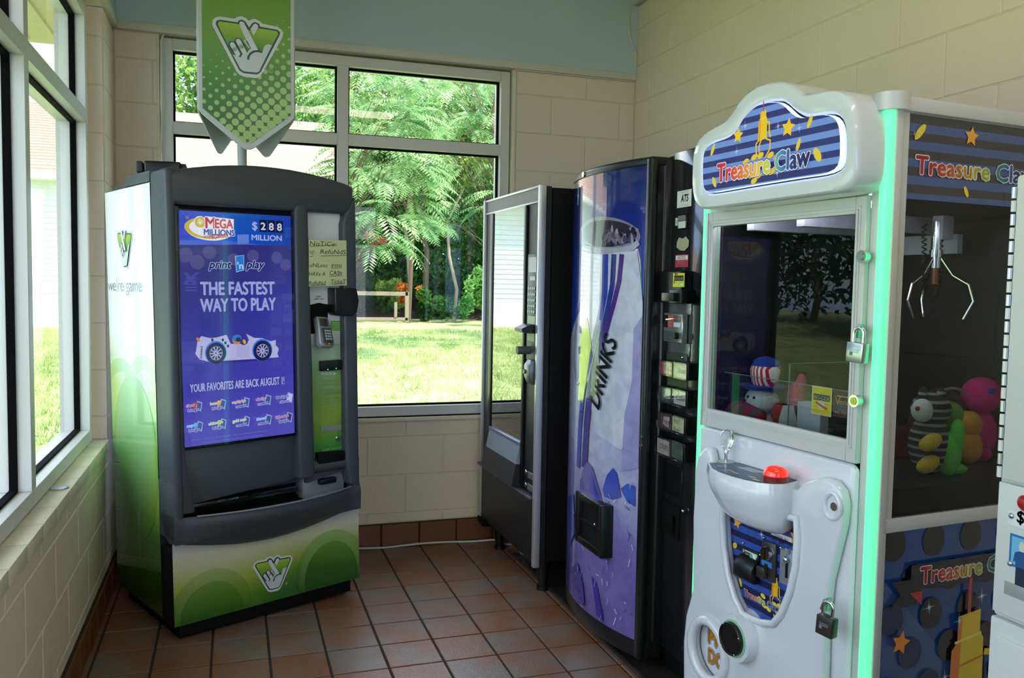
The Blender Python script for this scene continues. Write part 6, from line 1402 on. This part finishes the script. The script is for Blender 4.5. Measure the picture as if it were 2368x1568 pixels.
# toys seen through the side glass
def side(px, py, u): y, z = CW.U(px, py, u); return y, z
y, z = side(2165, 1010, .56); t = thing('cat_plush', 'dark striped plush cat with a white face and yellow paws', 'plush toy', mat_=PW(.54, y), group='prizes inside the claw machine')
MB().ball((0, 0, .075), (.05, .05, .078), 24).build('body', DSS, t); MB().ball((0, .0, .165), (.045, .052, .042), 24).ball((0, -.03, .205), (.012, .012, .018), 12).ball((0, .035, .2), (.012, .012, .018), 12).build('head', DSS, t)
MB().ball((.012, -.045, .165), (.026, .026, .030), 20).build('face', WHT, t); MB().ball((.02, -.071, .172), .006, 10).build('nose', RED, t)
for zz_, yy in ((.035, -.055), (.090, -.05)): MB().ball((.045, yy, zz_), (.020, .036, .019), 18, Matrix.Rotation(.4, 3, 'X')).build('paw', YEL, t)
y, z = side(2215, 1035, .60); t = thing('frog_plush', 'lime green plush sitting between the striped cat and the pink plush', 'plush toy', mat_=PW(.575, y), group='prizes inside the claw machine')
MB().ball((0, 0, .055), (.030, .030, .058), 22).ball((.0, .026, .015), (.028, .03, .014), 16).ball((.015, .008, .105), (.018, .017, .040), 18).build('body', LIM, t); MB().ball((-.03, .03, .150), (.035, .036, .034), 22).build('head', GRN, t)
y, z = side(2262, 1030, .54); t = thing('orange_plush', 'round orange plush behind the lime green one', 'plush toy', mat_=PW(.50, y+.01), group='prizes inside the claw machine')
MB().ball((0, 0, .05), (.04, .034, .05), 20).ball((0, .0, .11), (.036, .034, .036), 20).build('body', ORG, t)
y, z = side(2300, 980, .50); t = thing('dragon_plush', 'large hot pink plush with blue painted eyes at the back', 'plush toy', mat_=PW(.45, y+.005), group='prizes inside the claw machine')
MB().ball((0, 0, .07), (.048, .045, .07), 24).ball((.01, -.01, .180), (.052, .052, .050), 26).ball((.03, -.03, .02), (.03, .03, .02), 16).build('body', PNK, t)
for yy in (-.025, .02): MB().ball((.055, yy-.005, .198), (.008, .013, .008), 14).build('eye', BLUP, t)
for i, (u_, v_, c__, l_) in enumerate(((.33, .16, '5a2430', 'maroon cap shaped prize behind the toys'), (.20, .28, '2c2230', 'dark purple boxed prize near the left wall'), (.36, .40, '501828', 'dark red boxed prize at the back'), (.12, .40, '202838', 'navy boxed prize in the back left corner'), (.52, .05, '303238', 'grey wrapped prize by the front glass'))):
    t = thing('wrapped_prize', l_, 'prize', mat_=PW(u_, v_) @ Matrix.Rotation(.5*i, 4, 'Z'), group='prizes inside the claw machine')
    MB().box(-.045, .045, -.035, .035, 0, .05+.02*(i % 3), .012, 3).build('package', mat('prize wrap', c__, .35), t)
y, z = side(2160, 950, .42); t = thing('plush_hat', 'large dark maroon plush hat with a pale piped edge behind the striped cat', 'plush toy', mat_=PW(.42, y+.02), group='prizes inside the claw machine')
MB().ball((0, 0, .10), (.04, .11, .10), 26).build('crown', plushmat('maroon plush', '3c1c24'), t); MB().tube([(.036, .112*math.cos(a), .10+.102*math.sin(a)) for a in np.linspace(0, PI, 22)], .004, 8).build('piping', plushmat('beige piping', '9c8a88'), t)
# ------------------------------------------------------------------ change machine at the right edge
TK = Frame(Vector((.72, -2.670, 0)), -PI/2)
TKM = thing('token_machine', 'white enamelled metal dispenser cabinet at the right edge of the photo', 'vending machine', mat_=TK.M)
WE = mat('white enamel', 'd4d5d0', .35, coat=.2)
def tk(px, py, v=0): return TK.V(px, py, v)
zt_ = tk(2345, 405)[1]; zseam = tk(2286, 1418)[1]; zd0 = tk(2330, 1107)[1]; TWd = .62
MB().box(0, TWd, 0, .50, .0, zseam-.001, .004).build('lower_cabinet', WE, TKM); MB().box(.002, TWd, .003, .50, zseam+.001, zt_, .006).build('cabinet', WE, TKM)
ud = tk(2358, 430)[0]; ud2 = tk(2330, 1100)[0]; ud = (ud+ud2)/2
MB().box(ud, TWd-.03, -.010, .004, zd0, zt_-.012, .003).build('door', WE, TKM)
nb_ = 22
for k in range(nb_):
    z = zd0+(zt_-.02-zd0)*k/nb_; MB().cyl((ud-.004, -.010, z+.002), (ud-.004, -.010, z+(zt_-.02-zd0)/nb_-.002), .0042, n=8).build('hinge_knuckle', STEEL if k % 2 else WE, TKM)
MB().box(ud-.006, TWd-.02, -.008, .002, zseam+.012, zd0-.006, .002).build('service_panel', WE, TKM)
MB().box(tk(2298, 1450)[0]+.012, TWd-.03, -.006, .002, .05, zseam-.03, .002).build('lower_door', WE, TKM)
q = tk(2371, 1162, -.01); MB().lathe([(0, .016), (.008, .015), (.013, .010), (.014, 0)], (0, 0, 0), 24, M_=Matrix.Translation((q[0]+.004, -.008, q[1])) @ Matrix.Rotation(PI/2, 4, 'X')).build('red_button', mat('red button', '9c1418', .25), TKM)
P = Print(); a = tk(2331, 1178, -.01); b = tk(2334, 1210, -.01)
P.rect(a[0], b[1]-.002, a[0]+.28, a[1], 'dcdedc'); P.text('$1.00', a[0]+.018, b[1]+.006, .020, '4a4c50', w=.062, off=.03)
c0_ = tk(2336, 1232, -.01); c1_ = tk(2332, 1306, -.01)
P.rect(c0_[0], c1_[1], c0_[0]+.22, c0_[1], '1c6ca8'); P.rect(c0_[0]+.004, c1_[1]+.004, c0_[0]+.216, c0_[1]-.004, '6cb0d4')
hx_ = c0_[0]+.024; hz0 = c0_[1]-.018
P.ell(hx_, hz0, .006, .009, 'c8ccb8'); P.poly([(hx_-.013, hz0-.012), (hx_-.004, hz0-.008), (hx_+.004, hz0-.008), (hx_+.016, hz0-.016), (hx_+.020, hz0-.030), (hx_+.012, hz0-.028), (hx_+.010, hz0-.036), (hx_-.010, hz0-.036), (hx_-.012, hz0-.026), (hx_-.016, hz0-.03)][::-1], '1c4c84'); P.rect(hx_-.010, hz0-.066, hx_+.010, hz0-.036, '1c2440'); P.poly([(hx_+.018, hz0-.064), (hx_+.05, hz0-.064), (hx_+.05, hz0-.03), (hx_+.026, hz0-.034)], 'a8c8dc')
P.build('price_labels', INKP, TKM, lambda u_, z_, o: (u_, -.0095-o*.3, z_))
for px, py in ((2337, 1193), (2334, 1303)): q = tk(px, py, -.012); MB().ball((q[0], -.011, q[1]), (.005, .003, .005), 10).build('screw', STEEL, TKM)
a = tk(2322, 1342, -.01); b = tk(2320, 1372, -.01); MB().box(a[0], a[0]+.25, -.010, -.004, b[1], a[1], .001).build('drop_window', mat('grey window', '9a9d98', .2), TKM)
